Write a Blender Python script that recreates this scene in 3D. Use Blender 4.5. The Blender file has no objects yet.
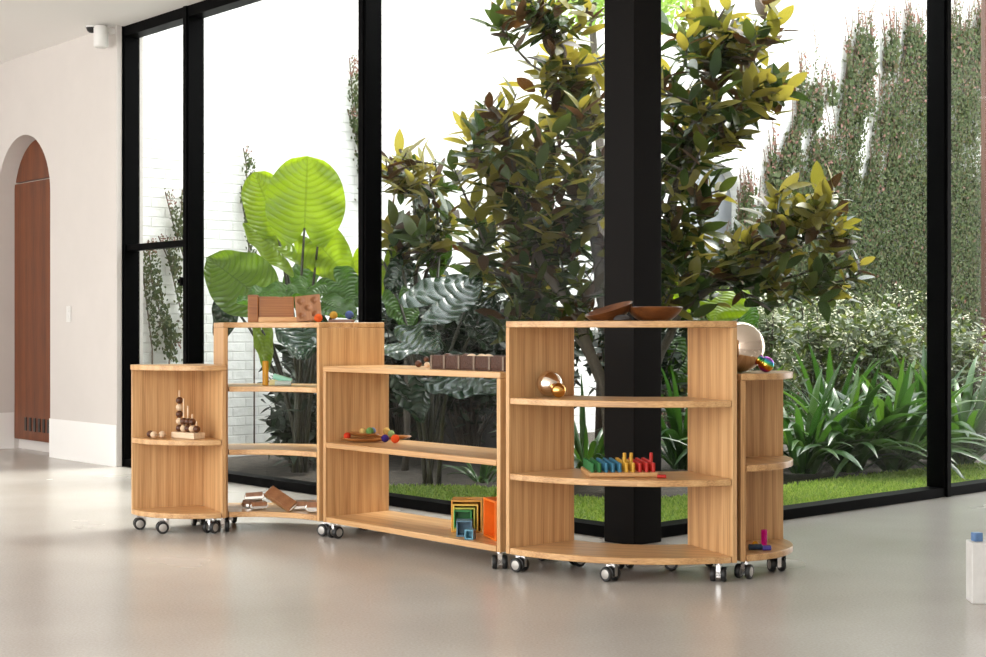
import bpy, math, random
from mathutils import Vector, Matrix
R = random.Random(11)
PI = math.pi
F, CX, CY, H = 1450.0, 493.0, 328.5, 1.0      # focal length in pixels, picture centre, eye height
col = bpy.context.scene.collection
scene = bpy.context.scene

# ------------------------------------------------------------------ helpers
def at(px, py, Y):
    return Vector(((px - CX) / F * Y, Y, H - (py - CY) * Y / F))

P0 = Vector((0.663, 6.87, 0.0))               # corner of the glass court
DL = Vector((-0.6678, 0.7443, 0.0))           # along the left glazing
DR = Vector((0.7443, 0.6678, 0.0))            # along the right glazing
ROT_L = math.atan2(DL.y, DL.x)
ROT_R = math.atan2(DR.y, DR.x)
def ab(a, b, z=0.0):
    return P0 + DL * a + DR * b + Vector((0, 0, z))

class MB:
    """collects faces for ONE mesh object"""
    def __init__(s):
        s.v = []; s.f = []; s.m = []; s.uv = []
    def add(s, verts, faces, mi=0, uvs=None, M=None):
        b = len(s.v)
        for i, p in enumerate(verts):
            p = Vector(p)
            s.v.append(tuple(M @ p) if M is not None else tuple(p))
            s.uv.append(tuple(uvs[i]) if uvs else (0.0, 0.0))
        for f in faces:
            s.f.append(tuple(b + i for i in f)); s.m.append(mi)
        return s
    def prism(s, pts, z0, z1, mi=0, M=None):
        n = len(pts)
        area = sum(pts[i][0] * pts[(i + 1) % n][1] - pts[(i + 1) % n][0] * pts[i][1] for i in range(n))
        if area < 0: pts = pts[::-1]
        vs = [(p[0], p[1], z0) for p in pts] + [(p[0], p[1], z1) for p in pts]
        fs = [tuple(range(n - 1, -1, -1)), tuple(range(n, 2 * n))]
        fs += [(i, (i + 1) % n, n + (i + 1) % n, n + i) for i in range(n)]
        return s.add(vs, fs, mi, None, M)
    def box(s, x0, x1, y0, y1, z0, z1, mi=0, M=None):
        return s.prism([(x0, y0), (x1, y0), (x1, y1), (x0, y1)], z0, z1, mi, M)
    def lathe(s, prof, seg=24, mi=0, M=None, mis=None):
        n = len(prof); vs = []; b = len(s.v)
        for k in range(seg):
            a = 2 * PI * k / seg
            for (r, z) in prof: vs.append((r * math.cos(a), r * math.sin(a), z))
        s.add(vs, [], mi, None, M)
        for k in range(seg):
            k2 = (k + 1) % seg
            for i in range(n - 1):
                s.f.append((b + k * n + i, b + k2 * n + i, b + k2 * n + i + 1, b + k * n + i + 1))
                s.m.append(mis[i] if mis else mi)
        return s
    def sphere(s, r, c=(0, 0, 0), seg=24, rings=14, mi=0, squash=1.0):
        prof = [(max(1e-5, r * math.sin(PI * i / rings)), -r * squash * math.cos(PI * i / rings)) for i in range(rings + 1)]
        return s.lathe(prof, seg, mi, Matrix.Translation(Vector(c)))
    def tube(s, pts, rads, seg=6, mi=0, cap=True):
        pts = [Vector(p) for p in pts]; n = len(pts); b = len(s.v)
        if not isinstance(rads, (list, tuple)): rads = [rads] * n
        prev = None
        for i, p in enumerate(pts):
            t = (pts[min(i + 1, n - 1)] - pts[max(i - 1, 0)])
            if t.length < 1e-9: t = Vector((0, 0, 1))
            t.normalize()
            if prev is None:
                u = t.orthogonal().normalized()
            else:
                u = prev - t * prev.dot(t)
                u = u.normalized() if u.length > 1e-6 else t.orthogonal().normalized()
            prev = u; w = t.cross(u)
            for k in range(seg):
                a = 2 * PI * k / seg
                q = p + (u * math.cos(a) + w * math.sin(a)) * rads[i]
                s.v.append(tuple(q)); s.uv.append((0, 0))
        for i in range(n - 1):
            for k in range(seg):
                k2 = (k + 1) % seg
                s.f.append((b + i * seg + k, b + i * seg + k2, b + (i + 1) * seg + k2, b + (i + 1) * seg + k)); s.m.append(mi)
        if cap:
            s.f.append(tuple(b + k for k in range(seg - 1, -1, -1))); s.m.append(mi)
            s.f.append(tuple(b + (n - 1) * seg + k for k in range(seg))); s.m.append(mi)
        return s
    def build(s, name, mats, parent=None, smooth=None, bevel=0, loc=None, rotz=None, pivot=None):
        me = bpy.data.meshes.new(name)
        v = s.v
        if pivot is not None:
            v = [(p[0] - pivot[0], p[1] - pivot[1], p[2] - pivot[2]) for p in s.v]
        me.from_pydata(v, [], s.f)
        if not isinstance(mats, (list, tuple)): mats = [mats]
        for m in mats: me.materials.append(m)
        me.polygons.foreach_set('material_index', s.m)
        if any(u != (0.0, 0.0) for u in s.uv):
            ul = me.uv_layers.new(name='UVMap')
            li = [0] * len(me.loops); me.loops.foreach_get('vertex_index', li)
            flat = []
            for i in li: flat.extend(s.uv[i])
            ul.data.foreach_set('uv', flat)
        me.update()
        if smooth is not None:
            me.polygons.foreach_set('use_smooth', [True] * len(me.polygons))
            if smooth < 180: me.set_sharp_from_angle(angle=math.radians(smooth))
        o = bpy.data.objects.new(name, me); col.objects.link(o)
        if parent is not None: o.parent = parent
        if pivot is not None: o.location = pivot
        if loc is not None: o.location = loc
        if rotz is not None: o.rotation_euler = (0, 0, rotz)
        if bevel:
            b = o.modifiers.new('bevel', 'BEVEL'); b.width = bevel; b.segments = 2
            b.limit_method = 'ANGLE'; b.angle_limit = math.radians(50)
        return o

def tag(o, label=None, cat=None, group=None, kind=None):
    if label: o['label'] = label
    if cat: o['category'] = cat
    if group: o['group'] = group
    if kind: o['kind'] = kind
    return o
def empty(name, loc, rotz=0.0):
    e = bpy.data.objects.new(name, None); col.objects.link(e)
    e.location = loc; e.rotation_euler = (0, 0, rotz); e.empty_display_size = 0.1
    return e
def copy_tree(o, parent=None):
    c = o.copy(); col.objects.link(c)
    if parent is not None: c.parent = parent
    for ch in [x for x in o.children]:
        copy_tree(ch, c)
    return c

# ------------------------------------------------------------------ materials
def new_mat(name):
    m = bpy.data.materials.new(name); m.use_nodes = True
    nt = m.node_tree
    return m, nt, nt.nodes, nt.links, nt.nodes['Principled BSDF']
def plain(name, c, rough=0.5, metal=0.0, bump=0.0, bscale=200.0, spec=0.5, var=0.0, trans=0.0, ior=1.45):
    m, nt, N, L, p = new_mat(name)
    p.inputs['Base Color'].default_value = (*c, 1)
    p.inputs['Roughness'].default_value = rough
    p.inputs['Metallic'].default_value = metal
    p.inputs['Specular IOR Level'].default_value = spec
    p.inputs['Transmission Weight'].default_value = trans
    p.inputs['IOR'].default_value = ior
    tc = N.new('ShaderNodeTexCoord'); nz = N.new('ShaderNodeTexNoise')
    nz.inputs['Scale'].default_value = bscale; nz.inputs['Detail'].default_value = 3
    L.new(tc.outputs['Object'], nz.inputs['Vector'])
    if var:
        mx = N.new('ShaderNodeMix'); mx.data_type = 'RGBA'
        mx.inputs['A'].default_value = (*[x * (1 - var) for x in c], 1)
        mx.inputs['B'].default_value = (*[min(1, x * (1 + var)) for x in c], 1)
        L.new(nz.outputs['Fac'], mx.inputs['Factor']); L.new(mx.outputs['Result'], p.inputs['Base Color'])
    if bump:
        b = N.new('ShaderNodeBump'); b.inputs['Strength'].default_value = bump; b.inputs['Distance'].default_value = 0.01
        L.new(nz.outputs['Fac'], b.inputs['Height']); L.new(b.outputs['Normal'], p.inputs['Normal'])
    return m

def math_node(N, L, op, a, b=None, c=None):
    n = N.new('ShaderNodeMath'); n.operation = op
    for i, x in enumerate((a, b, c)):
        if x is None: continue
        if isinstance(x, (int, float)): n.inputs[i].default_value = x
        else: L.new(x, n.inputs[i])
    return n.outputs[0]

def wood(name, axis, dark, mid, light, rough=0.42, stave=0.095, ring=4.6, stavevar=0.2, fine=1.0):
    """edge-glued boards, grain along the given local axis ('x' or 'z')"""
    m, nt, N, L, p = new_mat(name)
    tc = N.new('ShaderNodeTexCoord'); sp = N.new('ShaderNodeSeparateXYZ'); L.new(tc.outputs['Object'], sp.inputs[0])
    oi = N.new('ShaderNodeObjectInfo')
    along = sp.outputs['Z'] if axis == 'z' else sp.outputs['X']
    across = sp.outputs['X'] if axis == 'z' else sp.outputs['Y']
    deep = sp.outputs['Y'] if axis == 'z' else sp.outputs['Z']
    q = math_node(N, L, 'FLOOR', math_node(N, L, 'DIVIDE', math_node(N, L, 'ADD', across, 5.02), stave))
    seed = math_node(N, L, 'ADD', q, math_node(N, L, 'MULTIPLY', oi.outputs['Random'], 97.0))
    wn = N.new('ShaderNodeTexWhiteNoise'); wn.noise_dimensions = '1D'; L.new(seed, wn.inputs['W'])
    off = math_node(N, L, 'MULTIPLY', wn.outputs['Value'], 31.0)
    def vec(sx, sy, sz):
        cb = N.new('ShaderNodeCombineXYZ')
        L.new(math_node(N, L, 'ADD', math_node(N, L, 'MULTIPLY', across, sx), off), cb.inputs[0])
        L.new(math_node(N, L, 'MULTIPLY', deep, sy), cb.inputs[1])
        L.new(math_node(N, L, 'ADD', math_node(N, L, 'MULTIPLY', along, sz), off), cb.inputs[2])
        return cb.outputs[0]
    n1 = N.new('ShaderNodeTexNoise'); n1.inputs['Scale'].default_value = 1.0; n1.inputs['Detail'].default_value = 4
    L.new(vec(210 * fine, 210 * fine, 4), n1.inputs['Vector'])
    wv = N.new('ShaderNodeTexWave'); wv.wave_type = 'BANDS'; wv.bands_direction = 'X'
    wv.inputs['Scale'].default_value = 1.0; wv.inputs['Distortion'].default_value = 8.0
    wv.inputs['Detail'].default_value = 2.0; wv.inputs['Detail Scale'].default_value = 0.55; wv.inputs['Detail Roughness'].default_value = 0.45
    L.new(vec(ring * 1.1, ring, ring * 0.16), wv.inputs['Vector'])
    mixg = math_node(N, L, 'ADD', math_node(N, L, 'MULTIPLY', n1.outputs['Fac'], 0.72), math_node(N, L, 'MULTIPLY', wv.outputs['Fac'], 0.17))
    fac = math_node(N, L, 'ADD', mixg, math_node(N, L, 'ADD', math_node(N, L, 'MULTIPLY', math_node(N, L, 'SUBTRACT', wn.outputs['Value'], 0.5), 0.42 * stavevar), 0.01))
    rp = N.new('ShaderNodeValToRGB'); cr = rp.color_ramp
    cr.elements[0].position = 0.12; cr.elements[0].color = (*dark, 1)
    cr.elements[1].position = 0.78; cr.elements[1].color = (*light, 1)
    e = cr.elements.new(0.42); e.color = (*mid, 1)
    L.new(fac, rp.inputs['Fac']); L.new(rp.outputs['Color'], p.inputs['Base Color'])
    p.inputs['Roughness'].default_value = rough
    b = N.new('ShaderNodeBump'); b.inputs['Strength'].default_value = 0.08; b.inputs['Distance'].default_value = 0.002
    L.new(n1.outputs['Fac'], b.inputs['Height']); L.new(b.outputs['Normal'], p.inputs['Normal'])
    return m

OAKC = ((0.29, 0.135, 0.046), (0.555, 0.312, 0.132), (0.74, 0.485, 0.245))
M_OAKZ = wood('oak_upright', 'z', *OAKC)
M_OAKX = wood('oak_board', 'x', *OAKC, rough=0.3)
M_WALNUT = wood('brown_timber', 'x', (0.04, 0.012, 0.004), (0.12, 0.04, 0.012), (0.23, 0.085, 0.026), rough=0.28, stave=3.0, ring=7)
M_BOXWOOD = wood('box_timber', 'x', (0.08, 0.024, 0.005), (0.27, 0.095, 0.022), (0.43, 0.185, 0.05), rough=0.4, stave=3.0, ring=9)
M_TRAYWOOD = wood('tray_timber', 'z', (0.19, 0.075, 0.033), (0.31, 0.14, 0.064), (0.43, 0.215, 0.105), rough=0.35, stave=3.0, ring=5)
M_DOOR = wood('door_timber', 'z', (0.06, 0.014, 0.004), (0.14, 0.036, 0.009), (0.215, 0.065, 0.017), rough=0.4, stave=0.19, ring=1.5, fine=0.3)
M_PALE = wood('pale_timber', 'x', (0.5, 0.36, 0.21), (0.68, 0.52, 0.35), (0.8, 0.66, 0.48), rough=0.5, stave=3.0, ring=12)
M_DARKBEAD = plain('dark_bead', (0.085, 0.026, 0.008), 0.4, var=0.4, bscale=60)
M_PALEBEAD = plain('pale_bead', (0.68, 0.50, 0.33), 0.5, var=0.15, bscale=60)
M_CARVED = plain('carved_dark_wood', (0.062, 0.02, 0.008), 0.4, bump=0.6, bscale=120, var=0.5)
M_WORN = plain('worn_pale_wood', (0.20, 0.15, 0.11), 0.6, bump=0.4, bscale=150, var=0.4)
M_FRAME = plain('black_powder_coat', (0.0018, 0.0018, 0.002), 0.5, spec=0.04)
M_COLUMN = plain('charcoal_steel', (0.005, 0.0043, 0.004), 0.5, bump=0.02, bscale=40, spec=0.08)
M_RUBBER = plain('black_rubber', (0.012, 0.012, 0.012), 0.45)
M_HUB = plain('grey_hub', (0.42, 0.40, 0.37), 0.35, metal=0.4)
M_CHROME = plain('chrome', (0.72, 0.71, 0.70), 0.14, metal=1.0)
M_MIRROR = plain('mirror', (0.82, 0.80, 0.76), 0.03, metal=1.0)
M_CHAMP = plain('champagne_mirror', (0.88, 0.76, 0.64), 0.03, metal=1.0)
M_COPPER = plain('copper_mirror', (0.84, 0.70, 0.58), 0.025, metal=1.0)
M_GOLD = plain('gold_mirror', (0.80, 0.45, 0.13), 0.04, metal=1.0)
M_WHITEMETAL = plain('white_plastic', (0.75, 0.74, 0.72), 0.4)
M_BLACKPLASTIC = plain('black_plastic', (0.02, 0.02, 0.02), 0.3)

def rainbow_mirror():
    m, nt, N, L, p = new_mat('rainbow_mirror')
    tc = N.new('ShaderNodeTexCoord'); sp = N.new('ShaderNodeSeparateXYZ'); L.new(tc.outputs['Object'], sp.inputs[0])
    v = math_node(N, L, 'ADD', math_node(N, L, 'MULTIPLY', sp.outputs['Z'], 16.0), math_node(N, L, 'MULTIPLY', sp.outputs['X'], 9.0))
    v = math_node(N, L, 'FRACT', math_node(N, L, 'ADD', v, 0.35))
    rp = N.new('ShaderNodeValToRGB'); cr = rp.color_ramp
    cols = [(0.0, (0.75, 0.18, 0.04)), (0.25, (0.85, 0.5, 0.05)), (0.45, (0.1, 0.6, 0.2)), (0.62, (0.05, 0.4, 0.7)), (0.8, (0.35, 0.06, 0.6)), (1.0, (0.8, 0.1, 0.35))]
    cr.elements[0].color = (*cols[0][1], 1); cr.elements[1].color = (*cols[-1][1], 1)
    for q, c in cols[1:-1]:
        e = cr.elements.new(q); e.color = (*c, 1)
    L.new(v, rp.inputs['Fac']); L.new(rp.outputs['Color'], p.inputs['Base Color'])
    p.inputs['Metallic'].default_value = 1; p.inputs['Roughness'].default_value = 0.06
    return m
M_RAINBOW = rainbow_mirror()

def plaster(name, c, scale=3.0, var=0.05, bump=0.05):
    m, nt, N, L, p = new_mat(name)
    tc = N.new('ShaderNodeTexCoord'); n = N.new('ShaderNodeTexNoise'); n.inputs['Scale'].default_value = scale
    n.inputs['Detail'].default_value = 6; n.inputs['Roughness'].default_value = 0.65
    L.new(tc.outputs['Object'], n.inputs['Vector'])
    mx = N.new('ShaderNodeMix'); mx.data_type = 'RGBA'
    mx.inputs['A'].default_value = (*[x * (1 - var) for x in c], 1); mx.inputs['B'].default_value = (*[min(1, x * (1 + var)) for x in c], 1)
    L.new(n.outputs['Fac'], mx.inputs['Factor']); L.new(mx.outputs['Result'], p.inputs['Base Color'])
    p.inputs['Roughness'].default_value = 0.75
    b = N.new('ShaderNodeBump'); b.inputs['Strength'].default_value = bump; b.inputs['Distance'].default_value = 0.02
    L.new(n.outputs['Fac'], b.inputs['Height']); L.new(b.outputs['Normal'], p.inputs['Normal'])
    return m
M_PLASTER = plaster('warm_white_plaster', (0.645, 0.605, 0.575))
M_CEIL = plaster('white_ceiling_paint', (0.86, 0.845, 0.825), 1.0, 0.01, 0.0)
M_STONE = plaster('pale_stone', (0.66, 0.65, 0.63), 14.0, 0.22, 0.1)

def concrete():
    m, nt, N, L, p = new_mat('polished_concrete')
    tc = N.new('ShaderNodeTexCoord')
    n = N.new('ShaderNodeTexNoise'); n.inputs['Scale'].default_value = 0.9; n.inputs['Detail'].default_value = 3; n.inputs['Roughness'].default_value = 0.5
    n2 = N.new('ShaderNodeTexNoise'); n2.inputs['Scale'].default_value = 110; n2.inputs['Detail'].default_value = 3
    L.new(tc.outputs['Object'], n.inputs['Vector']); L.new(tc.outputs['Object'], n2.inputs['Vector'])
    f = math_node(N, L, 'ADD', math_node(N, L, 'MULTIPLY', n.outputs['Fac'], 0.5), math_node(N, L, 'MULTIPLY', n2.outputs['Fac'], 0.55))
    rp = N.new('ShaderNodeValToRGB'); cr = rp.color_ramp
    cr.elements[0].position = 0.3; cr.elements[0].color = (0.42, 0.388, 0.35, 1)
    cr.elements[1].position = 0.75; cr.elements[1].color = (0.59, 0.56, 0.525, 1)
    L.new(f, rp.inputs['Fac']); L.new(rp.outputs['Color'], p.inputs['Base Color'])
    p.inputs['Specular IOR Level'].default_value = 0.6
    r = math_node(N, L, 'ADD', math_node(N, L, 'MULTIPLY', n.outputs['Fac'], 0.12), 0.2)
    L.new(r, p.inputs['Roughness'])
    return m
M_FLOOR = concrete()

def glass_mat():
    m = bpy.data.materials.new('window_glass'); m.use_nodes = True
    nt = m.node_tree; N = nt.nodes; L = nt.links; N.remove(N['Principled BSDF'])
    out = N['Material Output']
    tr = N.new('ShaderNodeBsdfTransparent'); tr.inputs['Color'].default_value = (0.97, 0.985, 0.975, 1)
    gl = N.new('ShaderNodeBsdfGlossy'); gl.inputs['Roughness'].default_value = 0.0
    lw = N.new('ShaderNodeLayerWeight'); lw.inputs['Blend'].default_value = 0.5
    f = math_node(N, L, 'POWER', lw.outputs['Facing'], 5.0)
    f = math_node(N, L, 'ADD', math_node(N, L, 'MULTIPLY', f, 0.6), 0.005)
    mx = N.new('ShaderNodeMixShader'); L.new(f, mx.inputs[0]); L.new(tr.outputs[0], mx.inputs[1]); L.new(gl.outputs[0], mx.inputs[2])
    L.new(mx.outputs[0], out.inputs['Surface'])
    return m
M_GLASS = glass_mat()

def brick_mat():
    m, nt, N, L, p = new_mat('white_painted_brick')
    tc = N.new('ShaderNodeTexCoord'); sp = N.new('ShaderNodeSeparateXYZ'); L.new(tc.outputs['Object'], sp.inputs[0])
    cb = N.new('ShaderNodeCombineXYZ'); L.new(sp.outputs['X'], cb.inputs[0]); L.new(sp.outputs['Z'], cb.inputs[1])
    br = N.new('ShaderNodeTexBrick'); br.inputs['Scale'].default_value = 1.0
    br.inputs['Brick Width'].default_value = 0.24; br.inputs['Row Height'].default_value = 0.074
    br.inputs['Mortar Size'].default_value = 0.006; br.inputs['Mortar Smooth'].default_value = 0.4
    br.inputs['Color1'].default_value = (0.84, 0.84, 0.82, 1); br.inputs['Color2'].default_value = (0.81, 0.81, 0.79, 1)
    br.inputs['Mortar'].default_value = (0.76, 0.76, 0.74, 1)
    L.new(cb.outputs[0], br.inputs['Vector'])
    n = N.new('ShaderNodeTexNoise'); n.inputs['Scale'].default_value = 14; n.inputs['Detail'].default_value = 5
    L.new(tc.outputs['Object'], n.inputs['Vector'])
    L.new(br.outputs['Color'], p.inputs['Base Color']); p.inputs['Roughness'].default_value = 0.7
    h = math_node(N, L, 'ADD', math_node(N, L, 'MULTIPLY', br.outputs['Fac'], -1.0), math_node(N, L, 'MULTIPLY', n.outputs['Fac'], 0.9))
    b = N.new('ShaderNodeBump'); b.inputs['Strength'].default_value = 0.75; b.inputs['Distance'].default_value = 0.014
    L.new(h, b.inputs['Height']); L.new(b.outputs['Normal'], p.inputs['Normal'])
    return m
M_BRICK = brick_mat()

def leaf_mat(name, cols, rough=0.35, transl=0.35, tcol=None, spec=0.5, vein=0.0, vfreq=40.0):
    """cols: list of leaf colours, one picked per leaf"""
    m, nt, N, L, p = new_mat(name)
    out = N['Material Output']
    g = N.new('ShaderNodeNewGeometry')
    rp = N.new('ShaderNodeValToRGB'); cr = rp.color_ramp
    cr.elements[0].color = (*cols[0], 1); cr.elements[1].color = (*cols[-1], 1)
    for i, c in enumerate(cols[1:-1]):
        e = cr.elements.new((i + 1) / (len(cols) - 1)); e.color = (*c, 1)
    L.new(g.outputs['Random Per Island'], rp.inputs['Fac'])
    colr = rp.outputs['Color']
    if vein:
        uv = N.new('ShaderNodeUVMap'); sp = N.new('ShaderNodeSeparateXYZ'); L.new(uv.outputs[0], sp.inputs[0])
        av = math_node(N, L, 'ABSOLUTE', math_node(N, L, 'SUBTRACT', sp.outputs['X'], 0.5))
        ph = math_node(N, L, 'SUBTRACT', sp.outputs['Y'], math_node(N, L, 'MULTIPLY', av, 0.55))
        s = math_node(N, L, 'ABSOLUTE', math_node(N, L, 'SINE', math_node(N, L, 'MULTIPLY', ph, vfreq)))
        vn = math_node(N, L, 'POWER', math_node(N, L, 'SUBTRACT', 1.0, s), 3.0)
        mid = math_node(N, L, 'LESS_THAN', av, 0.014)
        vn = math_node(N, L, 'MAXIMUM', vn, mid)
        mx = N.new('ShaderNodeMix'); mx.data_type = 'RGBA'; L.new(math_node(N, L, 'MULTIPLY', vn, vein), mx.inputs['Factor'])
        L.new(colr, mx.inputs['A']); mx.inputs['B'].default_value = (*[min(1, x * 0.45) for x in cols[0]], 1)
        colr = mx.outputs['Result']
        b = N.new('ShaderNodeBump'); b.inputs['Strength'].default_value = 0.5; b.inputs['Distance'].default_value = 0.015
        L.new(s, b.inputs['Height']); L.new(b.outputs['Normal'], p.inputs['Normal'])
    L.new(colr, p.inputs['Base Color']); p.inputs['Roughness'].default_value = rough; p.inputs['Specular IOR Level'].default_value = spec
    tl = N.new('ShaderNodeBsdfTranslucent')
    gm = N.new('ShaderNodeMix'); gm.data_type = 'RGBA'; gm.blend_type = 'MULTIPLY'; gm.inputs['Factor'].default_value = 1.0
    L.new(colr, gm.inputs['A']); gm.inputs['B'].default_value = (*(tcol or (1.7, 1.6, 0.7)), 1)
    L.new(gm.outputs['Result'], tl.inputs['Color'])
    mix = N.new('ShaderNodeMixShader'); mix.inputs[0].default_value = transl
    L.new(p.outputs[0], mix.inputs[1]); L.new(tl.outputs[0], mix.inputs[2]); L.new(mix.outputs[0], out.inputs['Surface'])
    return m
M_MAG_DARK = leaf_mat('magnolia_dark_leaf', [(0.02, 0.045, 0.014), (0.034, 0.064, 0.022), (0.05, 0.08, 0.024), (0.085, 0.10, 0.022)], 0.24, 0.26, spec=0.8)
M_MAG_NEW = leaf_mat('magnolia_new_leaf', [(0.13, 0.13, 0.025), (0.20, 0.185, 0.042), (0.255, 0.23, 0.065), (0.17, 0.145, 0.03)], 0.32, 0.45, (1.7, 1.55, 0.75))
M_MAG_BROWN = leaf_mat('magnolia_brown_leaf', [(0.035, 0.018, 0.009), (0.065, 0.032, 0.014), (0.10, 0.05, 0.02), (0.05, 0.03, 0.012)], 0.5, 0.25, (1.6, 1.2, 0.6))
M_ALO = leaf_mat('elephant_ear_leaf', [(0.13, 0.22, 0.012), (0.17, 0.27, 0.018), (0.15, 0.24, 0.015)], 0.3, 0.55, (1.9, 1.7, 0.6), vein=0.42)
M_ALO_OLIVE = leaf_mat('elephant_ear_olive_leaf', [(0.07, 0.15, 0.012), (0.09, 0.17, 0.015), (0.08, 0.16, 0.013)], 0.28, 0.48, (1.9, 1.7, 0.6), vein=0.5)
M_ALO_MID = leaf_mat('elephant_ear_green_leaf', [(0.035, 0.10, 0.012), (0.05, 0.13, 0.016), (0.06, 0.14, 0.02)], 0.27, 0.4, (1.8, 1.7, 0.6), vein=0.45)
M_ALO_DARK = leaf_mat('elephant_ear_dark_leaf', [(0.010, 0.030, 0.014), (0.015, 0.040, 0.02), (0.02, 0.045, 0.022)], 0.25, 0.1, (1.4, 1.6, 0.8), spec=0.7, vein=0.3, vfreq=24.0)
M_STRAP = leaf_mat('strap_leaf', [(0.02, 0.06, 0.018), (0.035, 0.09, 0.025), (0.055, 0.13, 0.035), (0.08, 0.16, 0.03)], 0.3, 0.3, (1.6, 1.7, 0.6), spec=0.6)
M_SHRUB = leaf_mat('shrub_leaf', [(0.03, 0.055, 0.018), (0.055, 0.085, 0.03), (0.08, 0.11, 0.042), (0.13, 0.16, 0.07)], 0.45, 0.35)
M_SHADESHRUB = leaf_mat('shade_shrub_leaf', [(0.005, 0.012, 0.005), (0.008, 0.02, 0.008), (0.012, 0.026, 0.01)], 0.4, 0.08, spec=0.3)  # near-black leaves, the shade under the tree put into their colour
M_BLOSSOM = leaf_mat('cream_blossom', [(0.62, 0.6, 0.44), (0.75, 0.73, 0.58), (0.5, 0.5, 0.3)], 0.6, 0.3, (1, 1, 0.9))
M_IVY = leaf_mat('creeper_leaf', [(0.03, 0.05, 0.018), (0.048, 0.074, 0.026), (0.072, 0.10, 0.04), (0.10, 0.12, 0.055), (0.085, 0.068, 0.04)], 0.6, 0.25, spec=0.15)
M_IVYTIP = leaf_mat('creeper_pink_tip', [(0.20, 0.085, 0.065), (0.24, 0.12, 0.09), (0.13, 0.10, 0.06)], 0.5, 0.3, (1.4, 1.1, 1.0))
M_BRIGHT = leaf_mat('pale_green_leaf', [(0.18, 0.30, 0.07), (0.25, 0.38, 0.10), (0.3, 0.42, 0.16)], 0.4, 0.5)
M_STALK = plain('leaf_stalk', (0.028, 0.026, 0.012), 0.45, var=0.3, bscale=20)
M_BARK = plain('grey_bark', (0.085, 0.07, 0.058), 0.8, bump=0.5, bscale=60, var=0.35)
M_VINESTEM = plain('vine_stem', (0.12, 0.085, 0.06), 0.8, var=0.3)
M_GRASS = leaf_mat('lawn_blade', [(0.13, 0.22, 0.045), (0.20, 0.31, 0.07), (0.27, 0.38, 0.11), (0.33, 0.40, 0.15)], 0.5, 0.4)
def ground(name, c1, c2, scale, bump):
    m, nt, N, L, p = new_mat(name)
    tc = N.new('ShaderNodeTexCoord'); n = N.new('ShaderNodeTexNoise'); n.inputs['Scale'].default_value = scale
    n.inputs['Detail'].default_value = 8; n.inputs['Roughness'].default_value = 0.7
    L.new(tc.outputs['Object'], n.inputs['Vector'])
    rp = N.new('ShaderNodeValToRGB'); rp.color_ramp.elements[0].position = 0.35; rp.color_ramp.elements[1].position = 0.68
    rp.color_ramp.elements[0].color = (*c1, 1); rp.color_ramp.elements[1].color = (*c2, 1)
    L.new(n.outputs['Fac'], rp.inputs['Fac']); L.new(rp.outputs['Color'], p.inputs['Base Color'])
    p.inputs['Roughness'].default_value = 0.9
    b = N.new('ShaderNodeBump'); b.inputs['Strength'].default_value = bump; b.inputs['Distance'].default_value = 0.03
    L.new(n.outputs['Fac'], b.inputs['Height']); L.new(b.outputs['Normal'], p.inputs['Normal'])
    return m
M_MULCH = ground('dark_mulch', (0.018, 0.014, 0.011), (0.085, 0.065, 0.05), 22, 0.9)
M_TURF = ground('moss_turf', (0.10, 0.19, 0.03), (0.20, 0.31, 0.06), 16, 0.5)
M_DARKSCREEN = wood('shade_dark_timber', 'z', (0.008, 0.007, 0.007), (0.016, 0.014, 0.013), (0.03, 0.027, 0.025), rough=0.6, stave=0.14, ring=6)  # near-black planks of the added screen, standing in for shade
M_RUST = wood('rust_timber', 'z', (0.05, 0.014, 0.005), (0.09, 0.026, 0.009), (0.13, 0.04, 0.014), rough=0.6, stave=0.12, ring=6)
M_ARCHGREY = plain('grey_shutter_paint', (0.30, 0.315, 0.34), 0.5, var=0.1, bscale=8)

# ------------------------------------------------------------------ setting
CEILZ = 3.19
FA0, FA1, FB0, FB1 = -6.6, 7.9, -7.8, 7.5
LWIN = 4.94                                    # glazing on the left ends here, plaster wall goes on
WALL_B = -0.11
def poly3(pts): return [(ab(a, b).x, ab(a, b).y) for a, b in pts]

room = [(FA0, FB0), (FA1, FB0), (FA1, 0.12), (LWIN, 0.12), (LWIN, 0.05), (0.05, 0.05), (0.05, FB1), (FA0, FB1)]
tag(MB().prism(poly3(room), -0.12, 0.0).build('floor', M_FLOOR), kind='structure')
tag(MB().prism(poly3([(FA0, FB0), (FA1, FB0), (FA1, 0.12), (0.12, 0.12), (0.12, FB1), (FA0, FB1)]), CEILZ, CEILZ + 0.3).build('ceiling', M_CEIL), kind='structure')

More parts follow.
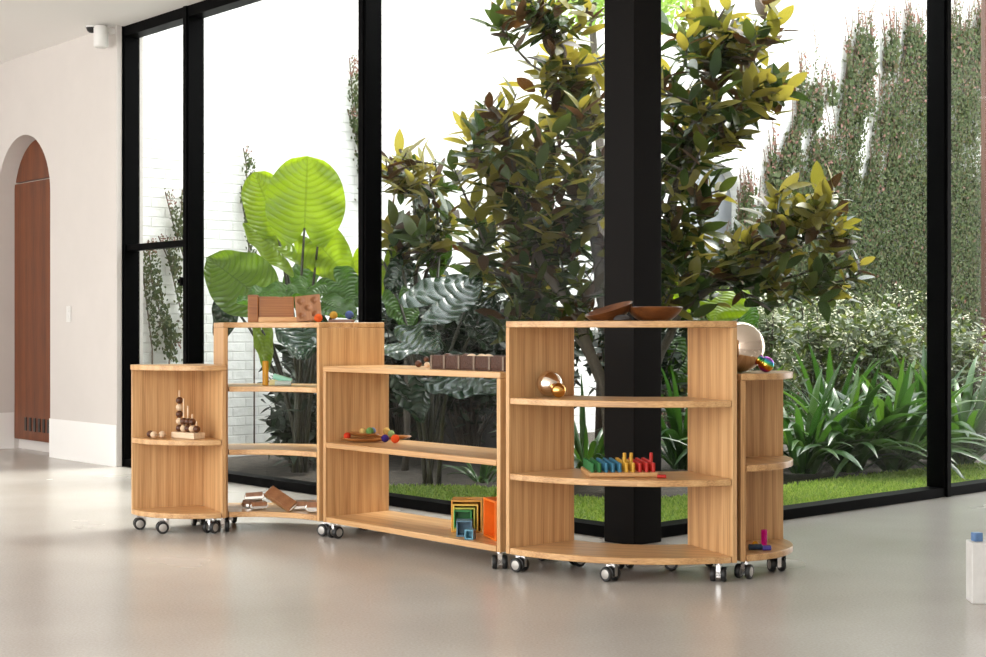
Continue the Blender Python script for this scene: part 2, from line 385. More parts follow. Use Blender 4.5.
# left plaster wall with the arched niche; local x runs along DL, local y into the wall, z up
AX0, AX1 = 6.03, 7.02                          # niche opening
NB = 0.07                                      # back of the niche
def left_wall():
    W = MB()
    r = (AX1 - AX0) / 2; cxm = (AX0 + AX1) / 2; spring = 2.06; n = 24
    arc = [(cxm + r * math.cos(PI * k / n), spring + r * math.sin(PI * k / n)) for k in range(n + 1)]   # from AX1 over to AX0
    y0, y1 = WALL_B, 0.10
    def quad(p, q, d0=y0, d1=y0):
        W.add([(p[0], d0, p[1]), (q[0], d0, q[1]), (q[0], d1, q[1]), (p[0], d1, p[1])], [(0, 1, 2, 3)])
    def face(pts): W.add([(x, y0, z) for x, z in pts], [tuple(range(len(pts)))])
    top = CEILZ
    face([(LWIN, 0), (AX0, 0), (AX0, spring), (AX0, top), (LWIN, top)])
    face([(AX1, 0), (FA1, 0), (FA1, top), (AX1, top), (AX1, spring)])
    for k in range(n):
        p, q = arc[k], arc[k + 1]
        W.add([(p[0], y0, p[1]), (q[0], y0, q[1]), (q[0], y0, top), (p[0], y0, top)], [(0, 1, 2, 3)])
        W.add([(p[0], y0, p[1]), (q[0], y0, q[1]), (q[0], NB, q[1]), (p[0], NB, p[1])], [(0, 1, 2, 3)])
    for x in (AX0, AX1):
        W.add([(x, y0, 0), (x, NB, 0), (x, NB, spring), (x, y0, spring)], [(0, 1, 2, 3)])
    W.add([(LWIN, y0, 0), (LWIN, y1, 0), (LWIN, y1, top), (LWIN, y0, top)], [(0, 1, 2, 3)])          # reveal beside the glazing
    W.add([(AX0 - .3, NB, 0), (AX1 + .3, NB, 0), (AX1 + .3, NB, 2.9), (AX0 - .3, NB, 2.9)], [(0, 1, 2, 3)])
    W.add([(LWIN, y1, 0), (FA1, y1, 0), (FA1, y1, top), (LWIN, y1, top)], [(0, 1, 2, 3)])
    return W.build('wall_left', M_PLASTER, smooth=30)
def place_L(o):                                # local x -> DL, local y -> DR (left handed pair: mirror y)
    o.matrix_world = Matrix(((DL.x, DR.x, 0, P0.x), (DL.y, DR.y, 0, P0.y), (0, 0, 1, 0), (0, 0, 0, 1)))
    return o
wl = left_wall()
def to_world(o):                               # bake the (a, b) frame into the mesh so nothing is mirrored
    me = o.data
    for v in me.vertices:
        v.co = ab(v.co.x, v.co.y, v.co.z)
    me.flip_normals(); me.update()
    return o
tag(to_world(wl), kind='structure')
B = MB()
B.box(LWIN - 0.0, AX0, WALL_B - 0.006, WALL_B, 0, 0.30); B.box(AX1, FA1, WALL_B - 0.006, WALL_B, 0, 0.30)
B.box(AX0, AX0 + 0.006, WALL_B - 0.006, NB - .04, 0, 0.30); B.box(AX1 - 0.006, AX1, WALL_B - 0.006, NB - .04, 0, 0.30)
tag(to_world(B.build('baseboard_left', M_CEIL)), kind='structure')
# arched timber door at the back of the niche
d = empty('door_1', ab((AX0 + AX1) / 2, NB - .04)); tag(d, kind='structure')
def arch_pts(rr, spring, z0, n=24, inset=0.0):
    return [(-rr, z0), (rr, z0)] + [(rr * math.cos(PI * k / n), spring + rr * math.sin(PI * k / n)) for k in range(n + 1)]
def door_part(name, mat, pts, y0, y1):
    m = MB(); n = len(pts)
    vs = [(p[0], y0, p[1]) for p in pts] + [(p[0], y1, p[1]) for p in pts]
    m.add(vs, [tuple(range(n)), tuple(range(2 * n - 1, n - 1, -1))] + [(i, n + i, n + (i + 1) % n, (i + 1) % n) for i in range(n)])
    o = m.build(name, mat, d); o.rotation_euler = (0, 0, ROT_L + PI); return o
rr = (AX1 - AX0) / 2 - 0.012
door_part('lower_leaf', M_DOOR, [(-rr, 0.085), (rr, 0.085), (rr, 2.20), (-rr, 2.20)], 0.0, 0.035)
door_part('arched_top', M_DOOR, [(rr * math.cos(.325 + (PI - .65) * k / 24), 2.06 + rr * math.sin(.325 + (PI - .65) * k / 24)) for k in range(25)], 0.0, 0.035)
V = MB()
for k in range(7):
    x = -0.28 + k * 0.085
    V.box(x, x + 0.04, -0.006, 0.02, 0.16, 0.27)
o = V.build('vent_slots', M_BLACKPLASTIC, d); o.rotation_euler = (0, 0, ROT_L + PI)
# hidden sides of the room
E = MB(); E.box(FA1, FA1 + 0.2, FB0, 0.1, 0, CEILZ); tag(to_world(E.build('wall_end', M_PLASTER)), kind='structure')

E = MB(); E.box(FA0 - 0.2, FA0, FB0, FB1, 0, CEILZ); tag(to_world(E.build('wall_back', M_PLASTER)), kind='structure')
E = MB(); E.box(FA0, -2.5, FB1, FB1 + 0.2, 0, CEILZ); tag(to_world(E.build('wall_right', M_PLASTER)), kind='structure')

# glazing ------------------------------------------------------------
FW, FD = 0.066, 0.058                          # half sizes are used below
def win(name, axis, t0, t1, left_m, right_m, transom=None):
    """axis 'a' (left glazing) or 'b' (right glazing); t0<t1 along it"""
    c = ab((t0 + t1) / 2, 0) if axis == 'a' else ab(0, (t0 + t1) / 2)
    e = empty(name, c); tag(e, kind='structure')
    inv = Matrix.Translation(-c)
    def bx(m, u0, u1, w0, w1, z0, z1):
        pts = [(u0, w0), (u1, w0), (u1, w1), (u0, w1)]
        q = [ab(u, w) if axis == 'a' else ab(w, u) for u, w in pts]
        m.prism([(p.x - c.x, p.y - c.y) for p in q], z0, z1)
    fr = MB()
    bx(fr, t0, t1, -FD, FD, 0.0, 0.055); bx(fr, t0, t1, -FD, FD, CEILZ - 0.075, CEILZ - 0.001)
    fr.build('window_frame', M_FRAME, e, bevel=0.003)
    for (flag, t) in ((left_m, t0), (right_m, t1)):
        if flag:
            m = MB(); bx(m, t - 0.035, t + 0.035, -FD, FD, 0.0, CEILZ - 0.001)
            bx(m, t - 0.022, t + 0.022, -FD - 0.012, FD + 0.012, 0.0, CEILZ - 0.001)
            m.build('mullion', M_FRAME, e, bevel=0.003)
    g = MB(); bx(g, t0 + 0.02, t1 - 0.02, -0.005, 0.005, 0.05, CEILZ - 0.07)
    g.build('glass_pane', M_GLASS, e)
    if transom:
        m = MB(); bx(m, t0, t1, -0.04, 0.04, transom - 0.022, transom + 0.022)
        m.build('transom', M_FRAME, e, bevel=0.003)
        m = MB(); bx(m, t0 + 0.035, t0 + 0.085, -0.075, -0.05, 1.31, 1.335); bx(m, t0 + 0.035, t0 + 0.06, -0.075, -0.03, 1.29, 1.35)
        m.build('window_handle', M_FRAME, e, bevel=0.002)
    return e
win('window_1', 'a', 4.05, LWIN + 0.015, True, True, transom=1.585)
win('window_2', 'a', 2.06, 4.05, True, False)
win('window_3', 'a', 0.05, 2.06, False, False)
win('window_4', 'b', 0.05, 2.69, False, True)
win('window_5', 'b', 2.69, 5.5, False, True)
cm = MB(); q = [ab(-0.14, -0.145), ab(0.05, -0.145), ab(0.05, 0.045), ab(-0.14, 0.045)]
cm.prism([(p.x, p.y) for p in q], 0, CEILZ - 0.001)
tag(cm.build('corner_column', M_COLUMN, bevel=0.004), kind='structure')

# switch plate and camera on the plaster wall
sw = empty('light_switch', ab(5.70, WALL_B, 1.11), ROT_L); tag(sw, 'white double light switch plate on the plaster wall beside the arched niche', 'switch')
MB().box(-0.035, 0.035, 0.0005, 0.009, -0.06, 0.06).build('plate', M_WHITEMETAL, sw, bevel=0.002)
for z in (-0.028, 0.028):
    MB().box(-0.012, 0.012, 0.0095, 0.013, z - 0.016, z + 0.016).build('rocker', M_WHITEMETAL, sw, bevel=0.002)
sc_ = empty('security_camera', ab(4.985, WALL_B, 3.10), ROT_L); tag(sc_, 'small white cylindrical camera high on the wall by the glazing', 'camera')
m = MB(); m.lathe([(1e-4, -0.078), (0.04, -0.078), (0.052, -0.066), (0.052, 0.06), (0.045, 0.075), (1e-4, 0.078)], 24, 0, Matrix.Translation((0, 0.10, 0)))
m.build('housing', M_WHITEMETAL, sc_, smooth=50)
MB().box(-0.022, 0.022, 0.001, 0.06, 0.03, 0.07).build('bracket', M_WHITEMETAL, sc_, bevel=0.003)
ds = empty('dome_sensor', ab(5.09, WALL_B - 0.12, CEILZ)); tag(ds, 'small black dome sensor on the ceiling beside the white camera', 'sensor')
m = MB(); m.lathe([(1e-4, -0.05), (0.02, -0.046), (0.033, -0.033), (0.04, -0.012)], 20); m.build('dome', M_BLACKPLASTIC, ds, smooth=180)
MB().lathe([(0.04, -0.012), (0.046, -0.012), (0.046, -0.001), (1e-4, -0.001)], 20).build('ring', M_WHITEMETAL, ds, smooth=40)

# garden shell --------------------------------------------------------
WALL_A = 5.3                                   # brick wall of the court, runs along DR
gw = MB()
AS0, AS1, AZ = 6.62, 7.5, 2.35                  # blind arch in the wall
def gface(pts): gw.add([(s, 0, z) for s, z in pts], [tuple(range(len(pts)))])
WT = 5.5
gface([(0.1, -0.1), (AS0, -0.1), (AS0, AZ), (AS0, WT), (0.1, WT)]); gface([(AS1, -0.1), (26, -0.1), (26, WT), (AS1, WT), (AS1, AZ)])
rA = (AS1 - AS0) / 2; nA = 16
for k in range(nA):
    p = (AS0 + rA + rA * math.cos(PI * k / nA), AZ + rA * math.sin(PI * k / nA)); q = (AS0 + rA + rA * math.cos(PI * (k + 1) / nA), AZ + rA * math.sin(PI * (k + 1) / nA))
    gw.add([(p[0], 0, p[1]), (q[0], 0, q[1]), (q[0], 0, WT), (p[0], 0, WT)], [(0, 1, 2, 3)])
    gw.add([(p[0], 0, p[1]), (q[0], 0, q[1]), (q[0], 0.15, q[1]), (p[0], 0.15, p[1])], [(0, 1, 2, 3)])
for x in (AS0, AS1): gw.add([(x, 0, -0.1), (x, 0.15, -0.1), (x, 0.15, AZ), (x, 0, AZ)], [(0, 1, 2, 3)])
gw.add([(0.1, 0.25, -0.1), (26, 0.25, -0.1), (26, 0.25, WT), (0.1, 0.25, WT)], [(0, 1, 2, 3)])
gw.add([(0.1, 0, WT), (26, 0, WT), (26, 0.25, WT), (0.1, 0.25, WT)], [(0, 1, 2, 3)])
wo = gw.build('wall_garden', M_BRICK); wo.location = ab(WALL_A, 0); wo.rotation_euler = (0, 0, ROT_R); tag(wo, kind='structure')
aw = empty('window_6', ab(WALL_A, 0)); aw.rotation_euler = (0, 0, ROT_R); tag(aw, kind='structure')
m = MB(); pts = [(AS0, 0.9), (AS1, 0.9)] + [(AS0 + rA + rA * math.cos(PI * k / nA), AZ + rA * math.sin(PI * k / nA)) for k in range(nA + 1)]
m.add([(x, 0.13, z) for x, z in pts], [tuple(range(len(pts)))]); m.build('shutter', M_ARCHGREY, aw)
E = MB(); E.box(0.1, 5.3, 17.0, 17.25, -0.1, 2.8); tag(to_world(E.build('wall_end_garden', M_BRICK)), kind='structure')
def wallp(s, z, off=0.0): return ab(WALL_A - off, s, z)

tag(MB().prism(poly3([(0.04, 0.04), (5.3, 0.04), (5.3, 20), (0.04, 20)]), -0.12, -0.02).build('ground', M_MULCH), kind='structure')
lawn_pts = [(0.07, 0.07), (2.75, 0.07), (2.55, 0.55), (2.2, 0.92), (1.4, 1.0), (0.98, 1.05), (0.92, 2.0), (0.95, 3.2), (0.9, 4.5), (0.95, 6.0), (0.07, 6.0)]
tag(MB().prism(poly3(lawn_pts), -0.02, 0.0).build('lawn_base', M_TURF), kind='structure')
def in_poly(a, b, P):
    c = False; n = len(P)
    for i in range(n):
        x1, y1 = P[i]; x2, y2 = P[(i + 1) % n]
        if (y1 > b) != (y2 > b) and a < (x2 - x1) * (b - y1) / (y2 - y1) + x1: c = not c
    return c
g = MB()
k = 0
while k < 26000:
    a, b = R.uniform(0.07, 2.8), R.uniform(0.07, 6.0)
    if not in_poly(a, b, lawn_pts): continue
    if b > 4.5 and R.random() < 0.5: continue
    k += 1
    p = ab(a, b); h = R.uniform(0.012, 0.03); t = R.uniform(0, 2 * PI); w = R.uniform(0.004, 0.009)
    dx, dy = math.cos(t) * w, math.sin(t) * w; lx, ly = R.uniform(-.02, .02), R.uniform(-.02, .02)
    g.add([(p.x - dx, p.y - dy, 0), (p.x + dx, p.y + dy, 0), (p.x + lx + dx * .3, p.y + ly + dy * .3, h), (p.x + lx - dx * .3, p.y + ly - dy * .3, h)], [(0, 1, 2, 3)])
tag(g.build('lawn_grass', M_GRASS), 'short bright green lawn along the foot of the glazing', 'grass', kind='stuff')

# ------------------------------------------------------------------ plants
def basis(dirv, nrm):
    y = Vector(dirv).normalized(); z = Vector(nrm); z = (z - y * z.dot(y))
    z = z.normalized() if z.length > 1e-6 else y.orthogonal().normalized()
    x = y.cross(z)
    return x, y, z
def add_leaf(mb, o, dirv, nrm, L, W, mi=0, ns=4, curl=0.15, fold=0.15, sharp=1.0, nc=2):
    """simple pointed oval leaf"""
    x, y, z = basis(dirv, nrm); o = Vector(o); vs = []; uv = []
    for i in range(ns + 1):
        t = i / ns
        hw = W * 0.5 * (math.sin(PI * min(1, max(0.0, 0.02 + t * 0.97)) ** 0.85) ** sharp)
        c = o + y * (L * t) - z * (curl * L * t * t)
        for j in range(nc + 1):
            v = j / nc * 2 - 1
            vs.append(c + x * (hw * v) + z * (fold * hw * abs(v))); uv.append((j / nc, t))
    w = nc + 1
    fs = [(i * w + j, i * w + j + 1, (i + 1) * w + j + 1, (i + 1) * w + j) for i in range(ns) for j in range(nc)]
    mb.add(vs, fs, mi, uv)
def heart_leaf(o, tip, nrm, W, droop=0.12, cup=0.12, wave=0.02, seed=0, rnd=False):
    """elephant-ear blade: o = where the stalk joins, tip = point of the leaf"""
    o = Vector(o); tip = Vector(tip); rr = random.Random(seed)
    L = (tip - o).length; x, y, z = basis(tip - o, nrm)
    mb = MB(); ns, nc = 22, 14; vs = []; uv = []
    for i in range(ns + 1):
        t = i / ns
        hw = W * 0.5 * ((math.sin(PI * (0.10 + 0.90 * t) ** 0.72)) ** 0.75 if not rnd else math.sqrt(max(0, 1 - (abs(t - .42) / .582) ** 2.0)) * (1 if t > .42 else 1 - .25 * ((.42 - t) / .42) ** 2)) if t < 1 else 0.0
        hw = max(hw, 0.001)
        for j in range(nc + 1):
            v = j / nc * 2 - 1; av = abs(v)
            back = (0.26 if rnd else 0.36) * L * (1 - t) ** 1.6 * (1 - (1 - min(1, av * 1.25)) ** 2)
            yy = L * t - back
            ripple = wave * math.sin(t * 17 + av * 4 + seed) * av + wave * 0.5 * math.sin(v * 5 + seed)
            p = o + y * yy + x * (hw * v) + z * (cup * hw * av ** 1.5 - droop * L * (t ** 2) + ripple * 0.9)
            vs.append(p); uv.append((j / nc * 0.98 + 0.01, t))
    w = nc + 1
    mb.add(vs, [(i * w + j, i * w + j + 1, (i + 1) * w + j + 1, (i + 1) * w + j) for i in range(ns) for j in range(nc)], 0, uv)
    return mb
def curve_pts(p, q, bend, n=10):
    p, q, bend = Vector(p), Vector(q), Vector(bend); c = (p + q) / 2 + bend
    return [p * (1 - t) ** 2 + c * 2 * t * (1 - t) + q * t * t for t in [i / n for i in range(n + 1)]]
def ear_plant(label, base, leaves, grp=None, stalk_r=0.014):
    e = empty('elephant_ear', base); tag(e, label, 'plant', grp)
    base = Vector(base)
    for i, (o, tip, nrm, W, mt, kw) in enumerate(leaves):
        mb = heart_leaf(o, tip, nrm, W, seed=i + int(base.x * 10), **kw)
        mb.build('leaf', mt, e, smooth=180).matrix_parent_inverse = Matrix.Translation(-base)
        foot = base + Vector((R.uniform(-.05, .05), R.uniform(-.05, .05), 0))
        st = MB(); st.tube(curve_pts(foot, Vector(o), ((o[0] - foot.x) * -.25, (o[1] - foot.y) * -.25, 0.12)), [stalk_r * (1.25 - 0.7 * k / 10) for k in range(11)], 8)
        s = st.build('stalk', M_STALK, e, smooth=180); s.matrix_parent_inverse = Matrix.Translation(-base)
    return e
CAM = Vector((0, -1, 0.0))
def facing(dx=0, dz=0): return Vector((dx, -1, dz))
Y = 10.1
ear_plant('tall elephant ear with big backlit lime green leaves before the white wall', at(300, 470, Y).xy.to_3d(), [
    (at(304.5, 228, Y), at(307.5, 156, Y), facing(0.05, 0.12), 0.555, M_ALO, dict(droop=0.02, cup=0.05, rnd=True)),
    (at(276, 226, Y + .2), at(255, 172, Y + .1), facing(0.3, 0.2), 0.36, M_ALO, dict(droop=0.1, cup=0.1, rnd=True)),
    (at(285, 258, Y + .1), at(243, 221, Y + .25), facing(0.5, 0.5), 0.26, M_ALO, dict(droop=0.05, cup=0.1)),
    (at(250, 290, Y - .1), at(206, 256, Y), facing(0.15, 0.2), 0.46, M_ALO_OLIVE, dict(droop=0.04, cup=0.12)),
    (at(298, 290, Y + .35), at(315, 245, Y + .45), facing(-0.35, 0.1), 0.28, M_ALO_MID, dict(droop=0.05, cup=0.1)),  # shaded leaf, its shade put into a darker green
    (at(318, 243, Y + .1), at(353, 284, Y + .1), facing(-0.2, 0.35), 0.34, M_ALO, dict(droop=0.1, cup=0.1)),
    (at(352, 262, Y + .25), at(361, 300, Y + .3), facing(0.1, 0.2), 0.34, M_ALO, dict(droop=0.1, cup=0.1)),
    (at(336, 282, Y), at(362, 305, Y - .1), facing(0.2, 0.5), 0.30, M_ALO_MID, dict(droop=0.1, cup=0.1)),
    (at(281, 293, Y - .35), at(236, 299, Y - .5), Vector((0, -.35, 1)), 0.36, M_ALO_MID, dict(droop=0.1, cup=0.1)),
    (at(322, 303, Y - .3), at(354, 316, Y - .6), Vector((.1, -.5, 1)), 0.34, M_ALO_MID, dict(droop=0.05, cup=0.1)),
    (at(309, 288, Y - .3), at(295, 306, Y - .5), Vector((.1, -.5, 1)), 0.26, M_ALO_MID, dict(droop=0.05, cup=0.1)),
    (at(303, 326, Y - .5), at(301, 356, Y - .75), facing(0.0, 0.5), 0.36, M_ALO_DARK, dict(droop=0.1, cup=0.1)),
    (at(262, 330, Y - .1), at(268, 372, Y - .2), facing(0.4, 0.3), 0.14, M_ALO, dict(droop=0.05, cup=0.1)),  # narrow leaf added in place of a yellow-green streak of reflected stems
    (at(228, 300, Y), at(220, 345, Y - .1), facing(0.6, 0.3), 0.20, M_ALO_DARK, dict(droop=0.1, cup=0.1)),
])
Y = 9.3
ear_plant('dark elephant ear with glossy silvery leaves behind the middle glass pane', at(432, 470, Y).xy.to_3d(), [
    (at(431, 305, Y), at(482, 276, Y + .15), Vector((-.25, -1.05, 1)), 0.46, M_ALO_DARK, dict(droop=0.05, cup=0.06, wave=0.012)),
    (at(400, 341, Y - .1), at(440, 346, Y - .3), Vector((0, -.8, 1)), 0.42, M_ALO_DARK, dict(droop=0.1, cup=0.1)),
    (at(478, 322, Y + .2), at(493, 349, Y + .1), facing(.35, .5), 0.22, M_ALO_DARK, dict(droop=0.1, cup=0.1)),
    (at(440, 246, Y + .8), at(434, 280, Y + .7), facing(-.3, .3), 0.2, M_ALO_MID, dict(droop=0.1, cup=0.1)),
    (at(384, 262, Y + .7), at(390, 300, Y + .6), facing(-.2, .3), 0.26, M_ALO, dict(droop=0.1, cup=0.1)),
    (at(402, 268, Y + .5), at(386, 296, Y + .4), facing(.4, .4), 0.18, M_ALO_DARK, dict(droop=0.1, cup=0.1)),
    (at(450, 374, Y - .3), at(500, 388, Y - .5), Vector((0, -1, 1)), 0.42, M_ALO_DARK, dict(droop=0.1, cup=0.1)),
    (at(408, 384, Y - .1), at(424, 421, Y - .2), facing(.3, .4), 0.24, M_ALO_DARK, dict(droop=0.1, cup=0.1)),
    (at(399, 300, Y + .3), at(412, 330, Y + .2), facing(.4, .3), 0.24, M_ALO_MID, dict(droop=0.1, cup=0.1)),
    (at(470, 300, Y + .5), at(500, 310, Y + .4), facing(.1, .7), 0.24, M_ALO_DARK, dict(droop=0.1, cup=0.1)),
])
Y = 10.6
ear_plant('elephant ear with broad backlit leaves between the column and ivy', at(700, 440, Y).xy.to_3d(), [
    (at(722, 292, Y), at(714, 322, Y - .1), facing(.1, .3), 0.46, M_ALO, dict(droop=0.1, cup=0.08)),
    (at(690, 288, Y + .2), at(676, 318, Y + .2), facing(.3, .3), 0.34, M_ALO, dict(droop=0.1, cup=0.08)),
    (at(668, 240, Y + .1), at(660, 270, Y), facing(.2, .3), 0.34, M_ALO, dict(droop=0.1, cup=0.08)),
    (at(738, 318, Y + .1), at(752, 336, Y), facing(-.2, .5), 0.3, M_ALO_MID, dict(droop=0.1, cup=0.08)),
    (at(688, 352, Y - .1), at(678, 385, Y - .2), facing(.3, .5), 0.3, M_ALO_MID, dict(droop=0.1, cup=0.08)),
])

# magnolia trees ------------------------------------------------------
def magnolia(label, base, trunks, blobs, seed, leafL=(0.12, 0.205)):
    rr = random.Random(seed); base = Vector(base)
    e = empty('magnolia_tree', base); tag(e, label, 'tree')
    wood_ = MB(); fol = MB(); nodes = []
    for tr in trunks:
        pts = [Vector(p) for p in tr[0]]; fine = []
        for i in range(len(pts) - 1):
            for k in range(5): fine.append(pts[i].lerp(pts[i + 1], k / 5) + Vector((rr.gauss(0, .008), rr.gauss(0, .008), 0)))
        fine.append(pts[-1]); n = len(fine)
        wood_.tube(fine, [tr[1] * (1 - 0.62 * i / n) for i in range(n)], 8)
        nodes += fine
    targets = []
    for (px, py, Yb, rx, ry, rd, cnt, new) in blobs:
        for _ in range(max(1, int(cnt * .8))):
            while True:
                u, v, w = rr.uniform(-1, 1), rr.uniform(-1, 1), rr.uniform(-1, 1)
                if u * u + v * v + w * w <= 1: break
            p = at(px + u * rx, py + v * ry, Yb) + Vector((0, w * rd, 0))
            targets.append((p, new, -v))
    targets.sort(key=lambda t: min((t[0] - nd).length_squared for nd in nodes[::3]))
    for (p, new, hgt) in targets:
        q = min(nodes, key=lambda nd: (nd - p).length_squared + (0.3 if nd.z > p.z else 0))
        dd = p - q
        pts = curve_pts(q, p, (0, 0, -0.10 * dd.length), 4)
        wood_.tube(pts, [0.009, 0.008, 0.007, 0.006, 0.004], 5, cap=False)
        nodes += pts[1:]
        ax = (pts[-1] - pts[-2]).normalized() + Vector((rr.gauss(0, .25), rr.gauss(0, .25), 0.55)); ax.normalize()
        u = ax.orthogonal().normalized(); w = ax.cross(u)
        pn = new + 0.28 * hgt
        nl = rr.randint(6, 8); isnew = rr.random() < pn
        for k in range(nl):
            a = k * 2.4 + rr.uniform(-.3, .3); f = k / nl
            el = 0.25 + 0.75 * f + rr.uniform(-.2, .2)
            dv = (u * math.cos(a) + w * math.sin(a)) * math.cos(el) + ax * math.sin(el)
            o = p - ax * (0.20 * (1 - f))
            x = rr.random()
            if isnew: mi = 1 if x < 0.72 else (0 if x < 0.88 else 2)
            else: mi = 0 if x < 0.64 else (2 if x < 0.80 else 1)
            Lf = rr.uniform(*leafL)
            add_leaf(fol, o, dv, ax + Vector((0, 0, .3)), Lf, Lf * rr.uniform(.40, .50), mi, 6, rr.uniform(-.05, .25), rr.uniform(.1, .3), .72)
    for nm, mb, mt in (('trunk', wood_, M_BARK), ('foliage', fol, [M_MAG_DARK, M_MAG_NEW, M_MAG_BROWN])):
        o = mb.build(nm, mt, e, smooth=180); o.matrix_parent_inverse = Matrix.Translation(-base)
    return e
b0 = at(624, 490, 9.0).xy.to_3d()
T = lambda *l: [at(*q) for q in l]
magnolia('large magnolia with olive and dark leaves growing behind the black column', b0, [
    ([b0] + T((608, 400, 9.0), (582, 325, 9.0), (548, 275, 9.0), (520, 200, 9.0), (505, 120, 8.9)), 0.045),
    ([b0] + T((622, 390, 9.0), (606, 320, 9.1), (590, 200, 9.2), (575, 90, 9.1), (550, 20, 8.9)), 0.05),
    ([b0] + T((640, 380, 9.1), (650, 280, 9.2), (680, 180, 9.2), (705, 90, 9.1), (735, 20, 9.1)), 0.05),
    ([b0] + T((650, 380, 9.2), (680, 310, 9.3), (730, 275, 9.2), (790, 250, 9.0)), 0.035),
    ([b0 + Vector((-.06, .03, 0))] + T((602, 380, 9.2), (566, 322, 9.3), (538, 290, 9.4), (480, 262, 9.4)), 0.03),
], [
    (500, 145, 9.0, 42, 58, 0.5, 27, .7), (470, 112, 9.0, 20, 14, 0.3, 4, .9), (462, 165, 9.0, 14, 14, 0.3, 3, .8), (560, 110, 9.1, 48, 70, 0.6, 38, .6), (580, 60, 9.1, 40, 40, 0.5, 20, .7),
    (555, 190, 9.1, 55, 60, 0.6, 44, .38), (520, 235, 9.3, 50, 45, 0.6, 34, .15), (575, 255, 9.2, 40, 55, 0.6, 36, .05),
    (485, 195, 9.1, 20, 30, 0.4, 6, .6), (540, 305, 9.5, 60, 25, 0.6, 22, .0), (500, 270, 9.6, 40, 30, .5, 16, .1),
    (530, 10, 8.9, 38, 26, 0.4, 18, .0), (575, 0, 8.9, 30, 20, 0.4, 8, .4),
    (690, 60, 9.1, 42, 60, 0.6, 34, .3), (740, 30, 9.1, 46, 34, 0.5, 26, .55), (700, 130, 9.2, 45, 45, 0.6, 30, .15), (760, 85, 9.1, 36, 22, .4, 14, .7),
    (670, 200, 9.3, 30, 60, 0.6, 26, .1), (735, 115, 9.1, 30, 22, .4, 9, .1), (690, 270, 9.3, 50, 32, 0.5, 34, .05),
    (760, 245, 9.1, 60, 22, 0.5, 26, .35), (805, 205, 9.0, 48, 24, 0.45, 22, .9), (840, 225, 8.9, 26, 20, 0.4, 8, .7), (845, 262, 8.9, 30, 12, .3, 6, .6),
    (790, 275, 9.0, 50, 20, 0.4, 16, .0), (630, 150, 9.1, 40, 120, .6, 30, .2), (640, 270, 9.2, 40, 50, .5, 22, .05), (720, 200, 9.3, 30, 20, .4, 5, .2),
], 3)
b1 = at(405, 440, 10.2).xy.to_3d()
magnolia('slim young magnolia with brown and olive leaves beside the black mullion', b1, [
    ([b1] + T((408, 330, 10.2), (420, 260, 10.1), (414, 190, 10.0), (400, 150, 10.0)), 0.022),
    ([b1] + T((410, 320, 10.2), (440, 240, 10.0), (430, 170, 10.0)), 0.018),
], [(405, 165, 10.0, 26, 22, .35, 12, .85), (425, 180, 10.0, 28, 30, .35, 12, .55), (410, 225, 10.0, 26, 32, .35, 15, .0), (432, 235, 10.0, 18, 25, .3, 6, .1), (392, 235, 10.0, 12, 30, .3, 6, .3), (455, 215, 10.0, 16, 16, .3, 5, .6)], 8)

# pale leafy tree behind, top of the picture
bp = at(600, 440, 12.6).xy.to_3d()
ptree = empty('leafy_tree', bp); tag(ptree, 'pale green leafy tree high behind the magnolia before the white wall', 'tree')
fm = MB(); tm = MB()
tm.tube([bp] + T((603, 300, 12.6), (600, 150, 12.6), (592, 20, 12.6), (600, -60, 12.6)), [.05, .045, .04, .03, .02], 7)
for (px, py, rx, ry, n) in ((585, 0, 45, 22, 420), (665, 0, 45, 24, 420), (625, -40, 90, 30, 600)):
    for _ in range(n):
        p = at(px + R.gauss(0, .5) * rx, py + R.gauss(0, .5) * ry, 12.6 + R.uniform(-.4, .4))
        add_leaf(fm, p, (R.gauss(0, 1), R.gauss(0, 1), R.gauss(-.3, .6)), (R.gauss(0, 1), -1, .5), R.uniform(.06, .1), R.uniform(.03, .045), 0, 3)
for nm, mb, mt in (('trunk', tm, M_BARK), ('foliage', fm, M_BRIGHT)):
    mb.build(nm, mt, ptree, smooth=180).matrix_parent_inverse = Matrix.Translation(-bp)

